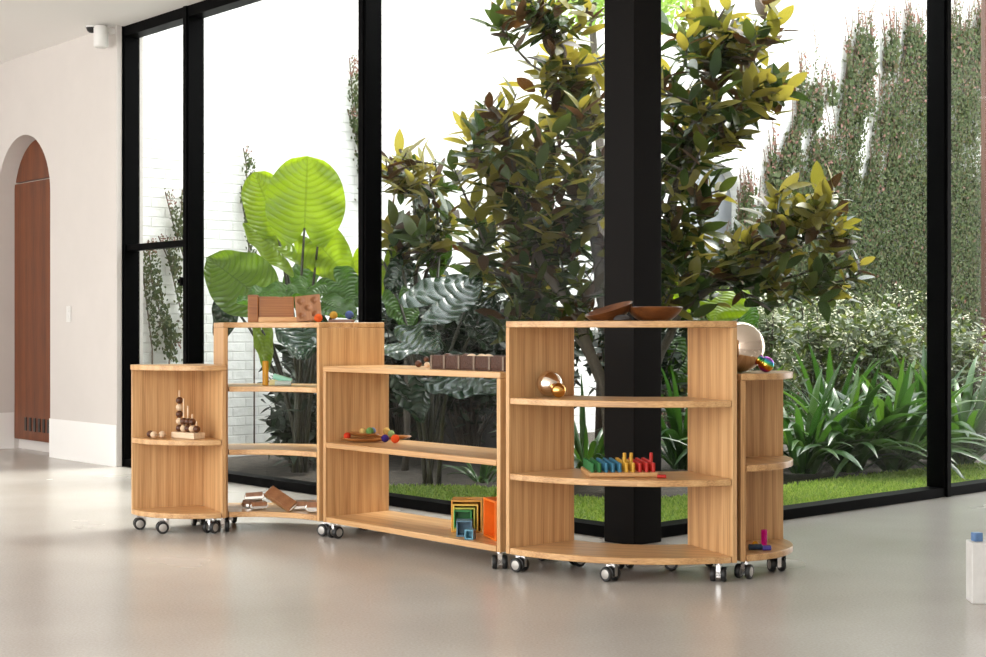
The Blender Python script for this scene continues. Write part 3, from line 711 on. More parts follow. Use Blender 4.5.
# strap-leaved clumps -------------------------------------------------
def strap_clump(label, c, n, L, W, seed, grp='strap leaved clumps', spread=1.0, lean=(0, 0)):
    rr = random.Random(seed); c = Vector(c); mb = MB()
    for k in range(n):
        a = rr.uniform(0, 2 * PI); r0 = rr.uniform(0, .09)
        o = c + Vector((math.cos(a) * r0, math.sin(a) * r0, 0))
        el = rr.uniform(0.75, 1.45); ln = L * rr.uniform(.6, 1.1)
        h = Vector((math.cos(a) * spread + lean[0], math.sin(a) * spread + lean[1], 0)).normalized()
        d = h * math.cos(el) + Vector((0, 0, math.sin(el))); p = o.copy(); ns = 9; pts = [p.copy()]; ds = [d.copy()]
        g_ = rr.uniform(0.12, 0.24)
        for i in range(ns):
            p = p + d * (ln / ns); pts.append(p.copy()); ds.append(d.copy())
            d = (d + Vector((0, 0, -g_))).normalized()
            if p.z < 0.03: d.z = max(d.z, 0.0); d.normalize()
        side = Vector((0, 0, 1)).cross(h).normalized(); vs = []; uv = []
        w0 = W * rr.uniform(.9, 1.5); tw = rr.uniform(-.5, .5)
        for i, q in enumerate(pts):
            t = i / ns; hw = w0 * .5 * (0.55 + 1.1 * t - 1.64 * t ** 3 if t < .99 else 0.02)
            hw = max(hw, .002); up = side.cross(ds[i]).normalized(); sd = (side * math.cos(tw * t) + up * math.sin(tw * t))
            z = max(q.z, 0.012); q = Vector((q.x, q.y, z))
            vs += [q - sd * hw - up * hw * .0, q - up * hw * .35, q + sd * hw]; uv += [(0, t), (.5, t), (1, t)]
        mb.add(vs, [(i * 3 + j, i * 3 + j + 1, (i + 1) * 3 + j + 1, (i + 1) * 3 + j) for i in range(ns) for j in range(2)], 0, uv)
    o = mb.build('strap_leaf_plant', M_STRAP, smooth=180, pivot=c)
    tag(o, label, 'plant', grp); return o
def gp(px, Yd): return at(px, 400, Yd).xy.to_3d()
strap_clump('arching strap leaf clump just right of the low end shelf unit', gp(805, 9.9), 60, .78, .05, 1, lean=(.1, -.1))
strap_clump('broad glossy strap leaf clump in the middle of the right pane', gp(848, 10.0), 64, .85, .06, 2, lean=(.25, -.15))
strap_clump('strap leaf clump bending toward the right black mullion', gp(893, 10.1), 64, .85, .06, 3, lean=(.2, -.2))
strap_clump('strap leaf clump seen through the narrow pane right of the mullion', gp(962, 10.6), 64, .85, .055, 4)
strap_clump('tall strap leaf clump behind the right mullion beneath white blossoms', gp(925, 11.0), 50, .9, .055, 5)
strap_clump('strap leaf clump behind the front row under the white flowering shrub', gp(830, 10.8), 54, .95, .05, 6)
strap_clump('grassy strap leaf clump seen through the curved shelf left of the column', gp(586, 9.5), 50, .72, .035, 7)
strap_clump('strap leaf clump behind the shelf just right of the column', gp(684, 10.2), 50, .8, .045, 8)
strap_clump('low strap leaf plant on dark soil behind the straight shelf unit', gp(482, 9.3), 26, .28, .03, 9)
strap_clump('strap leaf clump hidden behind the tall curved shelf right panel', gp(735, 10.4), 54, .85, .05, 10)

# blossoming shrubs ---------------------------------------------------
def shrub(label, base, blobs, seed, leafmat, blossom, leaf=(.05, .09), grp=None, name='flowering_shrub', stems=6, ratio=.4):
    rr = random.Random(seed); base = Vector(base); e = empty(name, base); tag(e, label, 'shrub', grp)
    fol = MB(); blo = MB(); st = MB(); tips = []
    for (px, py, Yb, rx, ry, rd, n, nb) in blobs:
        for _ in range(n):
            p = at(px + rr.gauss(0, .48) * rx, py + rr.gauss(0, .48) * ry, Yb) + Vector((0, rr.gauss(0, .5) * rd, 0))
            if p.z < 0.03: continue
            Lf = rr.uniform(*leaf)
            add_leaf(fol, p, (rr.gauss(0, 1), rr.gauss(0, 1), rr.gauss(.3, .6)), (rr.gauss(0, .6), rr.gauss(-.3, .6), 1), Lf, Lf * ratio, 0, 3, .1, .15)
            if rr.random() < .05: tips.append(p)
        for _ in range(nb):
            p = at(px + rr.gauss(0, .5) * rx, py - ry * .35 + rr.gauss(0, .45) * ry, Yb) + Vector((0, rr.gauss(0, .5) * rd, 0))
            for q in range(5):
                add_leaf(blo, p + Vector((rr.gauss(0, .025), rr.gauss(0, .025), rr.gauss(0, .018))), (rr.gauss(0, 1), rr.gauss(0, 1), rr.gauss(.5, .6)), (rr.gauss(0, .5), -.5, 1), rr.uniform(.018, .034), .018, 0, 2)
    for p in tips[:stems * 8]:
        st.tube(curve_pts(base + Vector((rr.uniform(-.08, .08), rr.uniform(-.08, .08), 0)), p, (0, 0, .1), 5), [.008, .007, .006, .005, .004, .003], 5, cap=False)
    for nm, mb, mt in (('stem', st, M_BARK), ('foliage', fol, leafmat), ('blossom', blo, M_BLOSSOM)):
        if mb.f: mb.build(nm, mt, e, smooth=180).matrix_parent_inverse = Matrix.Translation(-base)
    return e
shrub('white blossoming shrub left of the right pane centre before the ivy', gp(822, 11.6), [(822, 345, 11.6, 34, 40, .5, 1500, 130), (822, 400, 11.6, 30, 40, .4, 500, 0)], 21, M_SHRUB, True)
shrub('widest white blossoming shrub beside the right black mullion', gp(885, 11.8), [(880, 345, 11.8, 42, 40, .5, 1800, 170), (885, 400, 11.8, 40, 40, .4, 600, 0)], 22, M_SHRUB, True)
shrub('white blossoming shrub seen through the narrow pane beyond the mullion', gp(958, 12.0), [(955, 360, 12.0, 26, 44, .5, 1100, 70)], 23, M_SHRUB, True)
shrub('small white blossoming shrub behind the mirrored ball', gp(768, 11.2), [(766, 330, 11.2, 24, 28, .4, 600, 80), (775, 375, 11.0, 20, 24, .4, 500, 30)], 24, M_SHRUB, True)
shrub('white flecked shrub behind the curved shelf right of the column', gp(676, 11.6), [(676, 360, 11.6, 24, 34, .4, 800, 80)], 25, M_SHRUB, True)
# undergrowth added behind the middle panes, deep shade put into its leaf colour
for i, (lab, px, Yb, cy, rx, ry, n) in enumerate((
    ('dense shrub painted shade dark behind the middle of the straight shelf', 470, 11.2, 350, 60, 60, 2600),
    ('leafy shrub painted shade dark left of the middle glass pane', 405, 11.4, 350, 45, 60, 1800),
    ('shrub painted shade dark left of the curved shelf unit', 535, 10.6, 340, 45, 60, 2200),
    ('low shrub painted shade dark behind the black column at its foot', 640, 10.8, 350, 45, 50, 1400),
    ('shrub painted shade dark under the tall elephant ear by the white wall', 300, 10.6, 420, 24, 60, 1200))):
    shrub(lab, gp(px, Yb), [(px, cy, Yb, rx, ry, .45, n, 0)], 40 + i, M_SHADESHRUB, False, (.08, .16), None, 'shade_shrub')

# plank screen added deep in the bed to make its shade dark
ts = empty('dark_backing_screen', gp(400, 11.9)); tag(ts, 'dark plank screen added for the deep shade in the bed', 'screen')
p0, p1 = at(284, 400, 11.3), at(560, 400, 12.2)
ang = math.atan2(p1.y - p0.y, p1.x - p0.x); ln = (p1.xy - p0.xy).length
ts.location = (p0.x, p0.y, 0); ts.rotation_euler = (0, 0, ang)
n = int(ln / .14)
m = MB()
for k in range(n): m.box(k * .14 + .003, k * .14 + .137, 0, .02, -0.03, 0.98)
m.build('planks', M_DARKSCREEN, ts)
m = MB(); m.box(0, ln, .02, .06, .2, .28); m.box(0, ln, .02, .06, .75, .83); m.build('rails', M_DARKSCREEN, ts)
rp_ = empty('timber_post', gp(987.5, 13.5)); tag(rp_, 'rust brown timber post standing in the bed at the far right', 'post')
MB().box(-.04, .10, -.06, .06, -0.03, 4.6).build('shaft', M_RUST, rp_, bevel=.004)

# creepers on the brick wall -----------------------------------------
def wall_s(px):
    r = (px - CX) / F; c = ab(WALL_A, 0)
    return (r * c.y - c.x) / (DR.x - r * DR.y)
def wpix(px, py):
    s = wall_s(px); p = ab(WALL_A, s); return s, H - (py - CY) * p.y / F
def ivy_leaf(mb, s, z, ang, L, rr, mi, off=None):
    o = wallp(s, z, off if off is not None else rr.uniform(.02, .12))
    d = DR * math.sin(ang) + Vector((0, 0, math.cos(ang))) - DL * rr.uniform(-.1, .5)
    add_leaf(mb, o, d, -DL + Vector((rr.gauss(0, .4), rr.gauss(0, .4), rr.gauss(.3, .4))), L, L * rr.uniform(.55, .8), mi, 2, .1, .2)
def shoot(fol, stm, s, z, ang, ln, size, rr, pink=.3, step=.035, wob=.15):
    n = int(ln / step); a = ang; pts = []
    for k in range(n):
        t = k / max(1, n - 1); a += rr.gauss(0, wob) * .25; s += math.sin(a) * step; z += math.cos(a) * step
        pts.append(wallp(s, z, .025 + .04 * math.sin(t * 3)))
        w = size * (1.05 - .75 * t)
        for sd in (-1, 1):
            mi = 1 if t > 1 - pink and rr.random() < .75 else 0
            ivy_leaf(fol, s, z, a + sd * rr.uniform(.45, 1.1), w * rr.uniform(.8, 1.25), rr, mi, .03 + rr.uniform(0, .07))
    if len(pts) > 2: stm.tube(pts[::3] + [pts[-1]], .006, 4, cap=False)
def vine(label, strands, seed, size=.05, thick=1):
    rr = random.Random(seed); e = None; fol = MB(); stm = MB()
    s0, z0 = wpix(*strands[0][0]); base = wallp(s0, 0.0, .02)
    e = empty('climbing_vine', base); tag(e, label, 'vine')
    for path in strands:
        P = [wpix(*q) for q in path]
        for i in range(len(P) - 1):
            (s1, z1), (s2, z2) = P[i], P[i + 1]; ln = math.hypot(s2 - s1, z2 - z1); n = max(2, int(ln / .016)); last = i == len(P) - 2
            pts = []
            for k in range(n):
                t = k / n; s = s1 + (s2 - s1) * t; z = z1 + (z2 - z1) * t; a = math.atan2(s2 - s1, z2 - z1)
                pts.append(wallp(s, z, .02))
                tip = last and t > .62
                for sd in range(5 + 2 * thick):
                    sg = -1 if sd % 2 else 1
                    sz = size * (1 - .45 * t if last else 1)
                    ivy_leaf(fol, s + rr.gauss(0, .0085 * (thick + 1)) * (1 - .6 * t if last else 1), z + rr.gauss(0, .015), a + sg * rr.uniform(.2, 1.0), sz * rr.uniform(.45, .8), rr, 1 if tip and rr.random() < .7 else 0)
            pts.append(wallp(s2, z2, .02)); stm.tube(pts, .006, 4, cap=False)
    # stem down to the ground
    stm.tube([base, wallp(s0, max(.05, z0 * .5), .02), wallp(s0, z0, .02)], .007, 5)
    for nm, mb, mt in (('stem', stm, M_VINESTEM), ('foliage', fol, [M_IVY, M_IVYTIP])):
        mb.build(nm, mt, e, smooth=180).matrix_parent_inverse = Matrix.Translation(-base)
    return e
vine('thin creeper nearest the plaster wall in the narrow left pane', [[(151, 350), (145, 300), (140, 262), (139, 245)]], 1, .045, 0)
vine('thick slanting creeper in the middle of the narrow left pane', [[(168, 360), (160, 318), (150, 280), (147, 240)], [(160, 318), (168, 330), (174, 346)]], 2, .05, 2)
vine('creeper beside the first mullion forking into pink tips', [[(184, 330), (177, 300), (168, 262), (157, 236)], [(172, 275), (167, 250), (166, 237)], [(184, 262), (174, 232), (164, 192)], [(176, 238), (180, 210), (181, 190)]], 3, .045, 1)
vine('pink tipped creeper rising behind the big lime leaf', [[(253, 300), (249, 262), (246, 235), (241, 200), (240, 186)], [(244, 222), (246, 190), (245, 165), (242, 148)]], 4, .045, 1)
vine('feathery pink tipped creeper left of the second mullion', [[(362, 210), (358, 160), (352, 110), (348, 58)], [(362, 180), (360, 120), (357, 50)], [(361, 150), (352, 130), (346, 110)]], 5, .055, 2)

# the big mass of creeper on the right of the wall
rr = random.Random(77); fol = MB(); stm = MB()
env = [(wall_s(q), 1 + (CY - y) * ab(WALL_A, wall_s(q)).y / F) for q, y in ((655, 330), (700, 290), (742, 185), (770, 150), (800, 90), (810, 70), (818, 105), (829, 150), (838, 75), (857, 22), (865, 45), (873, 135), (879, 70), (885, 30), (891, 95), (900, 35), (910, 12), (922, 40), (932, 60), (945, 20), (960, 20), (1010, 10), (1060, 20))]
def envz(s):
    for i in range(len(env) - 1):
        if env[i][0] <= s <= env[i + 1][0]:
            t = (s - env[i][0]) / (env[i + 1][0] - env[i][0]); return env[i][1] * (1 - t) + env[i + 1][1] * t
    return -1
s_lo, s_hi = env[0][0], env[-1][0]
holes = [wpix(*q) + h for q, h in (((862, 150), (.10, .5)), ((880, 165), (.06, .35)), ((818, 110), (.12, .4)), ((800, 155), (.10, .3)), ((872, 110), (.06, .35)), ((785, 190), (.12, .25)), ((755, 205), (.15, .35)), ((935, 100), (.05, .25)), ((976, 160), (.07, .35)), ((770, 165), (.1, .3)), ((840, 180), (.05, .3)))]
def in_hole(s, z): return any(((s - h[0] - .25 * (z - h[1])) / h[2]) ** 2 + ((z - h[1]) / h[3]) ** 2 < 1 for h in holes)
cnt = 0
while cnt < 120000:
    s = rr.uniform(s_lo, s_hi); zt = envz(s); z = rr.uniform(0, 5.0) if rr.random() < .8 else rr.uniform(0.8, 3.0)
    if z > zt - .15 or in_hole(s, z): continue
    cnt += 1
    ivy_leaf(fol, s, z, rr.gauss(.35, .7), rr.uniform(.03, .058), rr, 1 if rr.random() < (.012 if z < zt - 1.0 else .13) else 0)
for k in range(420):
    s = rr.uniform(s_lo, s_hi - .3); zt = envz(s); z = zt - abs(rr.gauss(.0, 1.0)) - .25
    if z < .6 or in_hole(s, z): continue
    shoot(fol, stm, s, z, rr.gauss(.18, .16), rr.uniform(.5, 1.0), rr.uniform(.045, .07), rr, pink=.38 if z > zt - .9 else .0)
for (px, y0, y1) in ((857, 60, 3), (866, 80, 8), (882, 70, -5), (889, 75, -2), (905, 60, -3), (915, 60, 2), (940, 50, -5), (972, 50, -5), (800, 120, 41), (845, 90, 30), (812, 130, 75), (770, 190, 120), (745, 230, 160), (735, 260, 185), (980, 60, -4), (828, 110, 60)):
    (sa, za), (sb, zb) = wpix(px, y0), wpix(px + 3, y1)
    for q in range(3):
        shoot(fol, stm, sa + rr.gauss(0, .08), za, rr.gauss(.03, .07), (zb - za) * rr.uniform(.75, 1.0), .09, rr, pink=.4, wob=.06)
mass = fol.build('creeper_foliage', [M_IVY, M_IVYTIP], smooth=180); tag(mass, 'dense green creeper covering the right part of the garden wall', 'ivy', kind='stuff')
sm = stm.build('stem', M_VINESTEM, mass)

# ------------------------------------------------------------------ shelf units
TH = 0.026                                     # board thickness
TP = 0.022                                     # upright thickness
ZB = 0.075                                     # underside of the base board
TALL = [0.101, 0.406, 0.716, 1.030]            # tops of boards
LOW = [0.101, 0.457, 0.820]
def board(parent, name, pts, ztop, grain, bevel=0.003, smooth=28):
    """horizontal board; pts in parent frame, grain = angle of the grain direction"""
    c, s = math.cos(-grain), math.sin(-grain)
    q = [(x * c - y * s, x * s + y * c) for x, y in pts]
    mb = MB().prism(q, ztop - TH, ztop)
    return mb.build(name, M_OAKX, parent, smooth=smooth, bevel=bevel, rotz=grain)
def panel(parent, p, q, z0, z1, side):
    """upright from p to q; thickness lies to the left (+1) or right (-1) of p->q"""
    p, q = Vector((p[0], p[1], 0)), Vector((q[0], q[1], 0)); L = (q - p).length; a = math.atan2(q.y - p.y, q.x - p.x)
    y0, y1 = (0, TP) if side > 0 else (-TP, 0)
    mb = MB().box(0, L, y0, y1, 0, z1 - z0)
    return mb.build('side_panel', M_OAKZ, parent, bevel=0.0025, loc=(p.x, p.y, z0), rotz=a)
# caster: chrome fork with two black wheels
def wheel_mesh():
    mb = MB(); r = 0.0295
    prof = [(1e-4, -.011), (.017, -.011), (.019, -.010), (.021, -.0105), (r - .003, -.010), (r, -.006), (r, .006), (r - .003, .010), (.021, .0105), (.019, .010), (.017, .011), (1e-4, .011)]
    mis = [1, 1, 0, 0, 0, 0, 0, 0, 0, 1, 1]
    mb.lathe(prof, 28, 0, Matrix.Rotation(PI / 2, 4, 'Y'), mis)
    return mb
def make_caster(parent, x, y, rot):
    mb = MB()
    mb.lathe([(1e-4, -.0005), (.020, -.0005), (.020, -.004), (.012, -.006), (.012, -.012), (1e-4, -.012)], 20, 0, Matrix.Translation((0, 0, ZB)))
    mb.box(-.0085, .0085, -.012, .034, .022, .066, 0); mb.box(-.0085, .0085, .006, .034, .018, .040, 0)
    mb.tube([(-.03, .024, .030), (.03, .024, .030)], .004, 10)
    c = mb.build('caster', M_CHROME, parent, smooth=40, loc=(x, y, 0), rotz=rot)
    for sx in (-1, 1):
        w = wheel_mesh().build('wheel', [M_RUBBER, M_HUB], c, smooth=40); w.location = (sx * .0215, .020, .0297)
    return c
def arc(r, a0, a1, n=28, c=(0, 0)):
    return [(c[0] + r * math.cos(a0 + (a1 - a0) * k / n), c[1] + r * math.sin(a0 + (a1 - a0) * k / n)) for k in range(n + 1)]

def ring_unit(name, label, O, a_mid, half, r1, r2, casters, wedge_in=0.0):
    """open-backed unit on a ring sector; angles in the world, O = centre of the ring"""
    rm = (r1 + r2) / 2
    e = empty(name, (O[0] + rm * math.cos(a_mid), O[1] + rm * math.sin(a_mid), 0), a_mid); tag(e, label, 'shelf', 'oak shelf units on casters')
    def P(r, ph): return (r * math.cos(ph) - rm, r * math.sin(ph))
    C = (-rm, 0)
    for i, z in enumerate(TALL):
        top = i == 3
        pad = 0 if top else TH / rm
        o_ = arc(r2 - (0 if top else 0.0), -half + pad * rm / r2, half - pad * rm / r2, 32, C)
        i_ = arc(r1, half - pad * rm / r1, -half + pad * rm / r1, 24, C)
        board(e, 'top_board' if top else ('base_board' if i == 0 else 'shelf_board'), o_ + i_, z, PI / 2)
    panel(e, P(r1, -half), P(r2, -half), ZB, TALL[3] - TH - .0005, +1)
    panel(e, P(r1, half), P(r2, half), ZB, TALL[3] - TH - .0005, -1)
    for (r, ph, rot) in casters:
        x, y = P(r, ph); make_caster(e, x, y, rot - a_mid)
    return e
def ang(v): return math.atan2(v[1], v[0])
# tall curved-in unit (opens towards the room)
O2 = (-1.180, 6.670); d2a, d2b = ang((-0.313, 0.95)), ang((0.765, 0.645))
ring_unit('curved_shelf_unit', 'tall oak shelf unit curving inward, wooden box on its top', O2, (d2a + d2b) / 2 - .012, (d2a - d2b) / 2 + .010, 0.445, 0.825,
          [(.50, .60, 3.4), (.50, -.60, 1.0), (.78, .5, .4), (.78, -.5, 2.2)])
# tall bulging unit in front of the column
O4 = (0.672, 6.468); d4a, d4b = ang((-0.775, -0.632)), ang((0.365, -0.93))
ring_unit('curved_shelf_unit', 'tall oak shelf unit bulging outward in front of the black column', O4, (d4a + 2 * PI + d4b + (0 if d4b > 0 else 2 * PI)) / 2, abs((d4b - d4a)) / 2, 0.438, 0.80,
          [(.75, -.56, .9), (.765, .0, .75), (.75, .56, 2.9), (.46, -.45, 2), (.46, .0, .3), (.46, .45, 1.4)])
# low straight unit
F3 = Vector((-0.814, 6.938, 0)); d3 = Vector((0.6615, -0.75, 0)).normalized(); L3 = 1.275; b3 = Vector((0.75, 0.6615, 0)).normalized()
r3 = math.atan2(d3.y, d3.x)
e3 = empty('straight_shelf_unit', F3 + d3 * L3 / 2 + b3 * .19, r3); tag(e3, 'long low straight oak shelf unit between the two tall curved units', 'shelf', 'oak shelf units on casters')
def loc3(s, dep): return Vector((s - L3 / 2, dep - .19, 0))
for i, z in enumerate(LOW):
    p = 0.0 if i == 2 else TH
    a_, b_ = loc3(p, 0), loc3(L3 - p, .38)
    board(e3, 'top_board' if i == 2 else ('base_board' if i == 0 else 'shelf_board'), [(a_.x, a_.y), (b_.x, a_.y), (b_.x, b_.y), (a_.x, b_.y)], z, 0)
panel(e3, loc3(0, 0), loc3(0, .38), ZB, LOW[2] - TH - .0005, -1)
panel(e3, loc3(L3, 0), loc3(L3, .38), ZB, LOW[2] - TH - .0005, +1)
for s, dp, rt in ((.055, .05, 2.4 - r3), (L3 - .055, .045, 3.2 - r3), (.055, .33, .5), (L3 - .055, .33, 1.5)):
    q = loc3(s, dp); make_caster(e3, q.x, q.y, rt)
def world3(s, dep, z=0.0): return F3 + d3 * s + b3 * dep + Vector((0, 0, z))
# low quarter-round end units
def quarter_unit(label, C, dirs, Rr, panel_len, casters):
    """C = inner corner, dirs = (left dir, right dir) at right angles"""
    u, v = Vector((*dirs[0], 0)).normalized(), Vector((*dirs[1], 0)).normalized()
    a0 = ang(u); 
    e = empty('corner_shelf_unit', (C[0], C[1], 0), a0); tag(e, label, 'shelf', 'oak shelf units on casters')
    s = 1 if u.cross(v).z > 0 else -1         # v = rotate u by s*90
    for i, z in enumerate(LOW):
        top = i == 2; p = 0 if top else TH
        pts = [(p, s * p)] + [(math.cos(t) * Rr, s * math.sin(t) * Rr) for t in [math.asin(min(1, p / Rr)) + (PI / 2 - 2 * math.asin(min(1, p / Rr))) * k / 28 for k in range(29)]]
        board(e, 'top_board' if top else ('base_board' if i == 0 else 'shelf_board'), pts, z, 0)
    panel(e, (0, 0), (panel_len[0], 0), ZB, LOW[2] - TH - .0005, s)
    panel(e, (0, s * (TH + .0005)), (0, s * panel_len[1]), ZB, LOW[2] - TH - .0005, -s)
    for (x, y, rt) in casters: make_caster(e, x, s * y, rt - a0)
    return e
quarter_unit('low quarter round oak unit at the left end holding the bead toy', (-1.468, 7.42), ((-0.90, -0.439), (0.439, -0.90)), 0.385, (0.38, 0.38),
             [(.33, .05, 1.9), (.26, .24, 1.9), (.05, .33, 2.6), (.05, .05, .4)])
quarter_unit('low quarter round oak unit at the right end under the mirrored ball', (0.872, 6.112), ((0.29, -0.957), (0.957, 0.29)), 0.385, (0.38, 0.38),
             [(.325, .05, 2.6), (.24, .24, .2), (.05, .325, 3.3), (.05, .05, .4)])

# ------------------------------------------------------------------ objects on the shelves
def zt(unit, i): return (TALL if unit == 'tall' else LOW)[i] + 0.0006
def onz(px, Yd, z): return Vector(((px - CX) / F * Yd, Yd, z))
# felt balls
felt = {}
def felt_ball(label, p, r, c, grp='felt balls'):
    key = c
    if key not in felt: felt[key] = plain('felt_%d' % len(felt), tuple(x * .78 for x in c), 0.95, bump=0.5, bscale=400, spec=0.1, var=0.12)
    mb = MB().sphere(r, (0, 0, r), 24, 16)
    o = mb.build('felt_ball', felt[key], smooth=180, loc=p); tag(o, label, 'ball', grp); return o
# -- top of the curved-in unit
ZT = zt('tall', 3)
bx = empty('wooden_box', onz(273.5, 7.25, ZT), 0.12); tag(bx, 'chunky brown wooden box with swirling grain on the tall shelf', 'box')
m = MB(); m.box(-.124, -.072, -.07, .07, 0, .136); m.build('end_block', M_BOXWOOD, bx, bevel=.004)
fp = MB()
pts = [(-.071, .0), (.10, .0), (.10, .128), (.052, .128), (.044, .120), (.036, .117), (.030, .121), (.022, .128), (-.071, .128)]
n = len(pts)
fp.add([(x, -.058, z) for x, z in pts] + [(x, -.03, z) for x, z in pts], [tuple(range(n)), tuple(range(2 * n - 1, n - 1, -1))] + [(i, n + i, n + (i + 1) % n, (i + 1) % n) for i in range(n)])
fp.build('front_board', M_BOXWOOD, bx, bevel=.002)
m = MB(); m.box(-.071, .10, .03, .06, 0, .128); m.box(.075, .10, -.029, .029, 0, .128); m.box(-.071, .074, -.029, .029, 0, .02); m.build('back_board', M_BOXWOOD, bx, bevel=.003)
m = MB(); m.box(-.071, .125, -.088, -.0585, 0, .026); m.build('base_ledge', M_OAKX, bx, bevel=.003)
def dimple_tray():
    mb = MB(); nx, nz = 36, 38; W_, H_ = .122, .132; vs = []
    dm = [(-.034, .103), (.032, .103), (.0, .066), (-.034, .029), (.032, .029)]
    for j in range(nz + 1):
        for i in range(nx + 1):
            x = -W_ / 2 + W_ * i / nx; z = H_ * j / nz; y = 0
            for (cx_, cz_) in dm:
                r = math.hypot(x - cx_, z - cz_) / .0185
                if r < 1: y = max(y, .014 * (1 - r * r))
            vs.append((x, y, z))
    w = nx + 1
    mb.add(vs, [(j * w + i, j * w + i + 1, (j + 1) * w + i + 1, (j + 1) * w + i) for j in range(nz) for i in range(nx)])
    t = .02
    mb.add([(-W_/2, 0, 0), (W_/2, 0, 0), (W_/2, 0, H_), (-W_/2, 0, H_), (-W_/2, t, 0), (W_/2, t, 0), (W_/2, t, H_), (-W_/2, t, H_)],
           [(0, 4, 5, 1), (1, 5, 6, 2), (2, 6, 7, 3), (3, 7, 4, 0), (5, 4, 7, 6)])
    return mb
dt = dimple_tray().build('dimple_tray', M_TRAYWOOD, smooth=35); tag(dt, 'brown wooden tray with five round dimples leaning on the box', 'tray')
dt.location = onz(309.3, 7.075, ZT + .009); dt.rotation_euler = (math.radians(-20), math.radians(-6), .08)
felt_ball('orange felt ball at the foot of the dimpled tray', onz(318.3, 7.04, ZT), .0205, (.80, .13, .03))
flat = empty('wooden_tray', onz(341.5, 7.11, ZT), -.05); tag(flat, 'small flat brown wooden tray holding two felt balls', 'tray')
m = MB(); m.box(-.06, .06, -.035, .035, 0, .014); m.build('slab', M_WALNUT, flat, bevel=.003)
felt_ball('mustard felt ball on the small flat tray', onz(333.6, 7.10, ZT + .0146), .0195, (.62, .36, .06))
felt_ball('slate blue felt ball on the small flat tray', onz(349.3, 7.11, ZT + .0146), .021, (.09, .13, .30))
# -- second shelf of the curved-in unit: translucent rods
def glassy(name, c): return plain(name, c, .08, trans=.75, ior=1.3)
M_AMBER = plain('amber_acrylic', (.85, .42, .03), .12, trans=.35, ior=1.3)
M_MINT = plain('mint_acrylic', (.45, .92, .72), .1, trans=.4, ior=1.3)
M_LEMON = plain('lemon_acrylic', (.93, .82, .42), .1, trans=.4, ior=1.3)
M_CLEAR = plain('frosted_acrylic', (.80, .93, .88), .15, trans=.5, ior=1.3)
Z2 = zt('tall', 2)
def rod(name, label, p, r, L, mt, rot):
    mb = MB().lathe([(1e-4, 0), (r - .002, 0), (r, .002), (r, L - .002), (r - .002, L), (1e-4, L)], 20)
    o = mb.build(name, mt, smooth=40, loc=p); o.rotation_euler = rot; tag(o, label, 'rod', 'translucent rods'); return o
rod('acrylic_rod', 'amber translucent rod standing upright on the shelf', onz(265.5, 7.22, Z2), .0155, .122, M_AMBER, (0, 0, 0))
rod('acrylic_rod', 'lemon translucent rod lying flat beside the amber rod', onz(269.5, 7.19, Z2 + .0155), .015, .10, M_LEMON, (0, PI / 2, .0))
rod('acrylic_rod', 'pale frosted rod lying in front beneath the mint rod', onz(275.0, 7.158, Z2 + .0135), .013, .08, M_CLEAR, (0, PI / 2, .05))
rod('acrylic_rod', 'mint green translucent rod leaning across the other rods', onz(273.5, 7.175, Z2 + .048), .0145, .095, M_MINT, (0, math.radians(106), -.05))
# -- base board of the curved-in unit: wood and mirror blocks
def mirror_block(label, p, L, W_, T_, rot):
    e = empty('mirror_block', p); e.rotation_euler = rot; tag(e, label, 'block', 'wood and mirror blocks')
    def stadium(Lh, r, n=8):
        c = [(Lh - r, 1, -PI / 2), (-(Lh - r), 1, PI / 2)]
        pts = []
        for cx_, _, a0 in c:
            for k in range(n + 1): a = a0 + PI * k / n; pts.append((cx_ + r * math.cos(a), r * math.sin(a)))
        return pts
    # profile in (x, z), extruded over the width: rounded long edges of mirror metal, wooden face board on top
    M_ = Matrix.Rotation(PI / 2, 4, 'X') @ Matrix.Translation((0, 0, -W_ / 2))
    body = MB().prism(stadium(L / 2, T_ / 2 - .004), 0, W_, 0, Matrix.Translation((0, 0, T_ / 2)) @ M_)
    body.build('mirror_body', M_MIRROR, e, smooth=40, bevel=.002)
    MB().box(-L / 2 + .008, L / 2 - .008, -W_ / 2 - .001, W_ / 2 + .001, T_ * .52, T_ + .003).build('wood_face', M_TRAYWOOD, e, bevel=.0015)
    return e
Z0 = zt('tall', 0)
mirror_block('short mirror block lying at the bottom front of the pile', onz(258.5, 7.20, Z0 + .001), .09, .06, .036, (0, 0, .3))
mirror_block('mirror block lying crosswise behind on the pile', onz(252.5, 7.28, Z0 + .001), .10, .06, .036, (0, 0, -.1))
mirror_block('mirror block resting on top of the two lower blocks', onz(254.5, 7.235, Z0 + .044), .10, .055, .034, (math.radians(-4), math.radians(-3), .15))
mirror_block('long brown mirror block leaning down against the pile', onz(280.0, 7.16, Z0 + .042), .165, .06, .036, (math.radians(38), math.radians(31), -.25))
mirror_block('low mirror block beside the right upright', onz(301.5, 7.19, Z0 + .001), .085, .07, .040, (0, 0, .1))
mirror_block('taller brown mirror block against the right upright', onz(313.0, 7.10, Z0 + .001), .075, .09, .050, (math.radians(0), 0, .12))
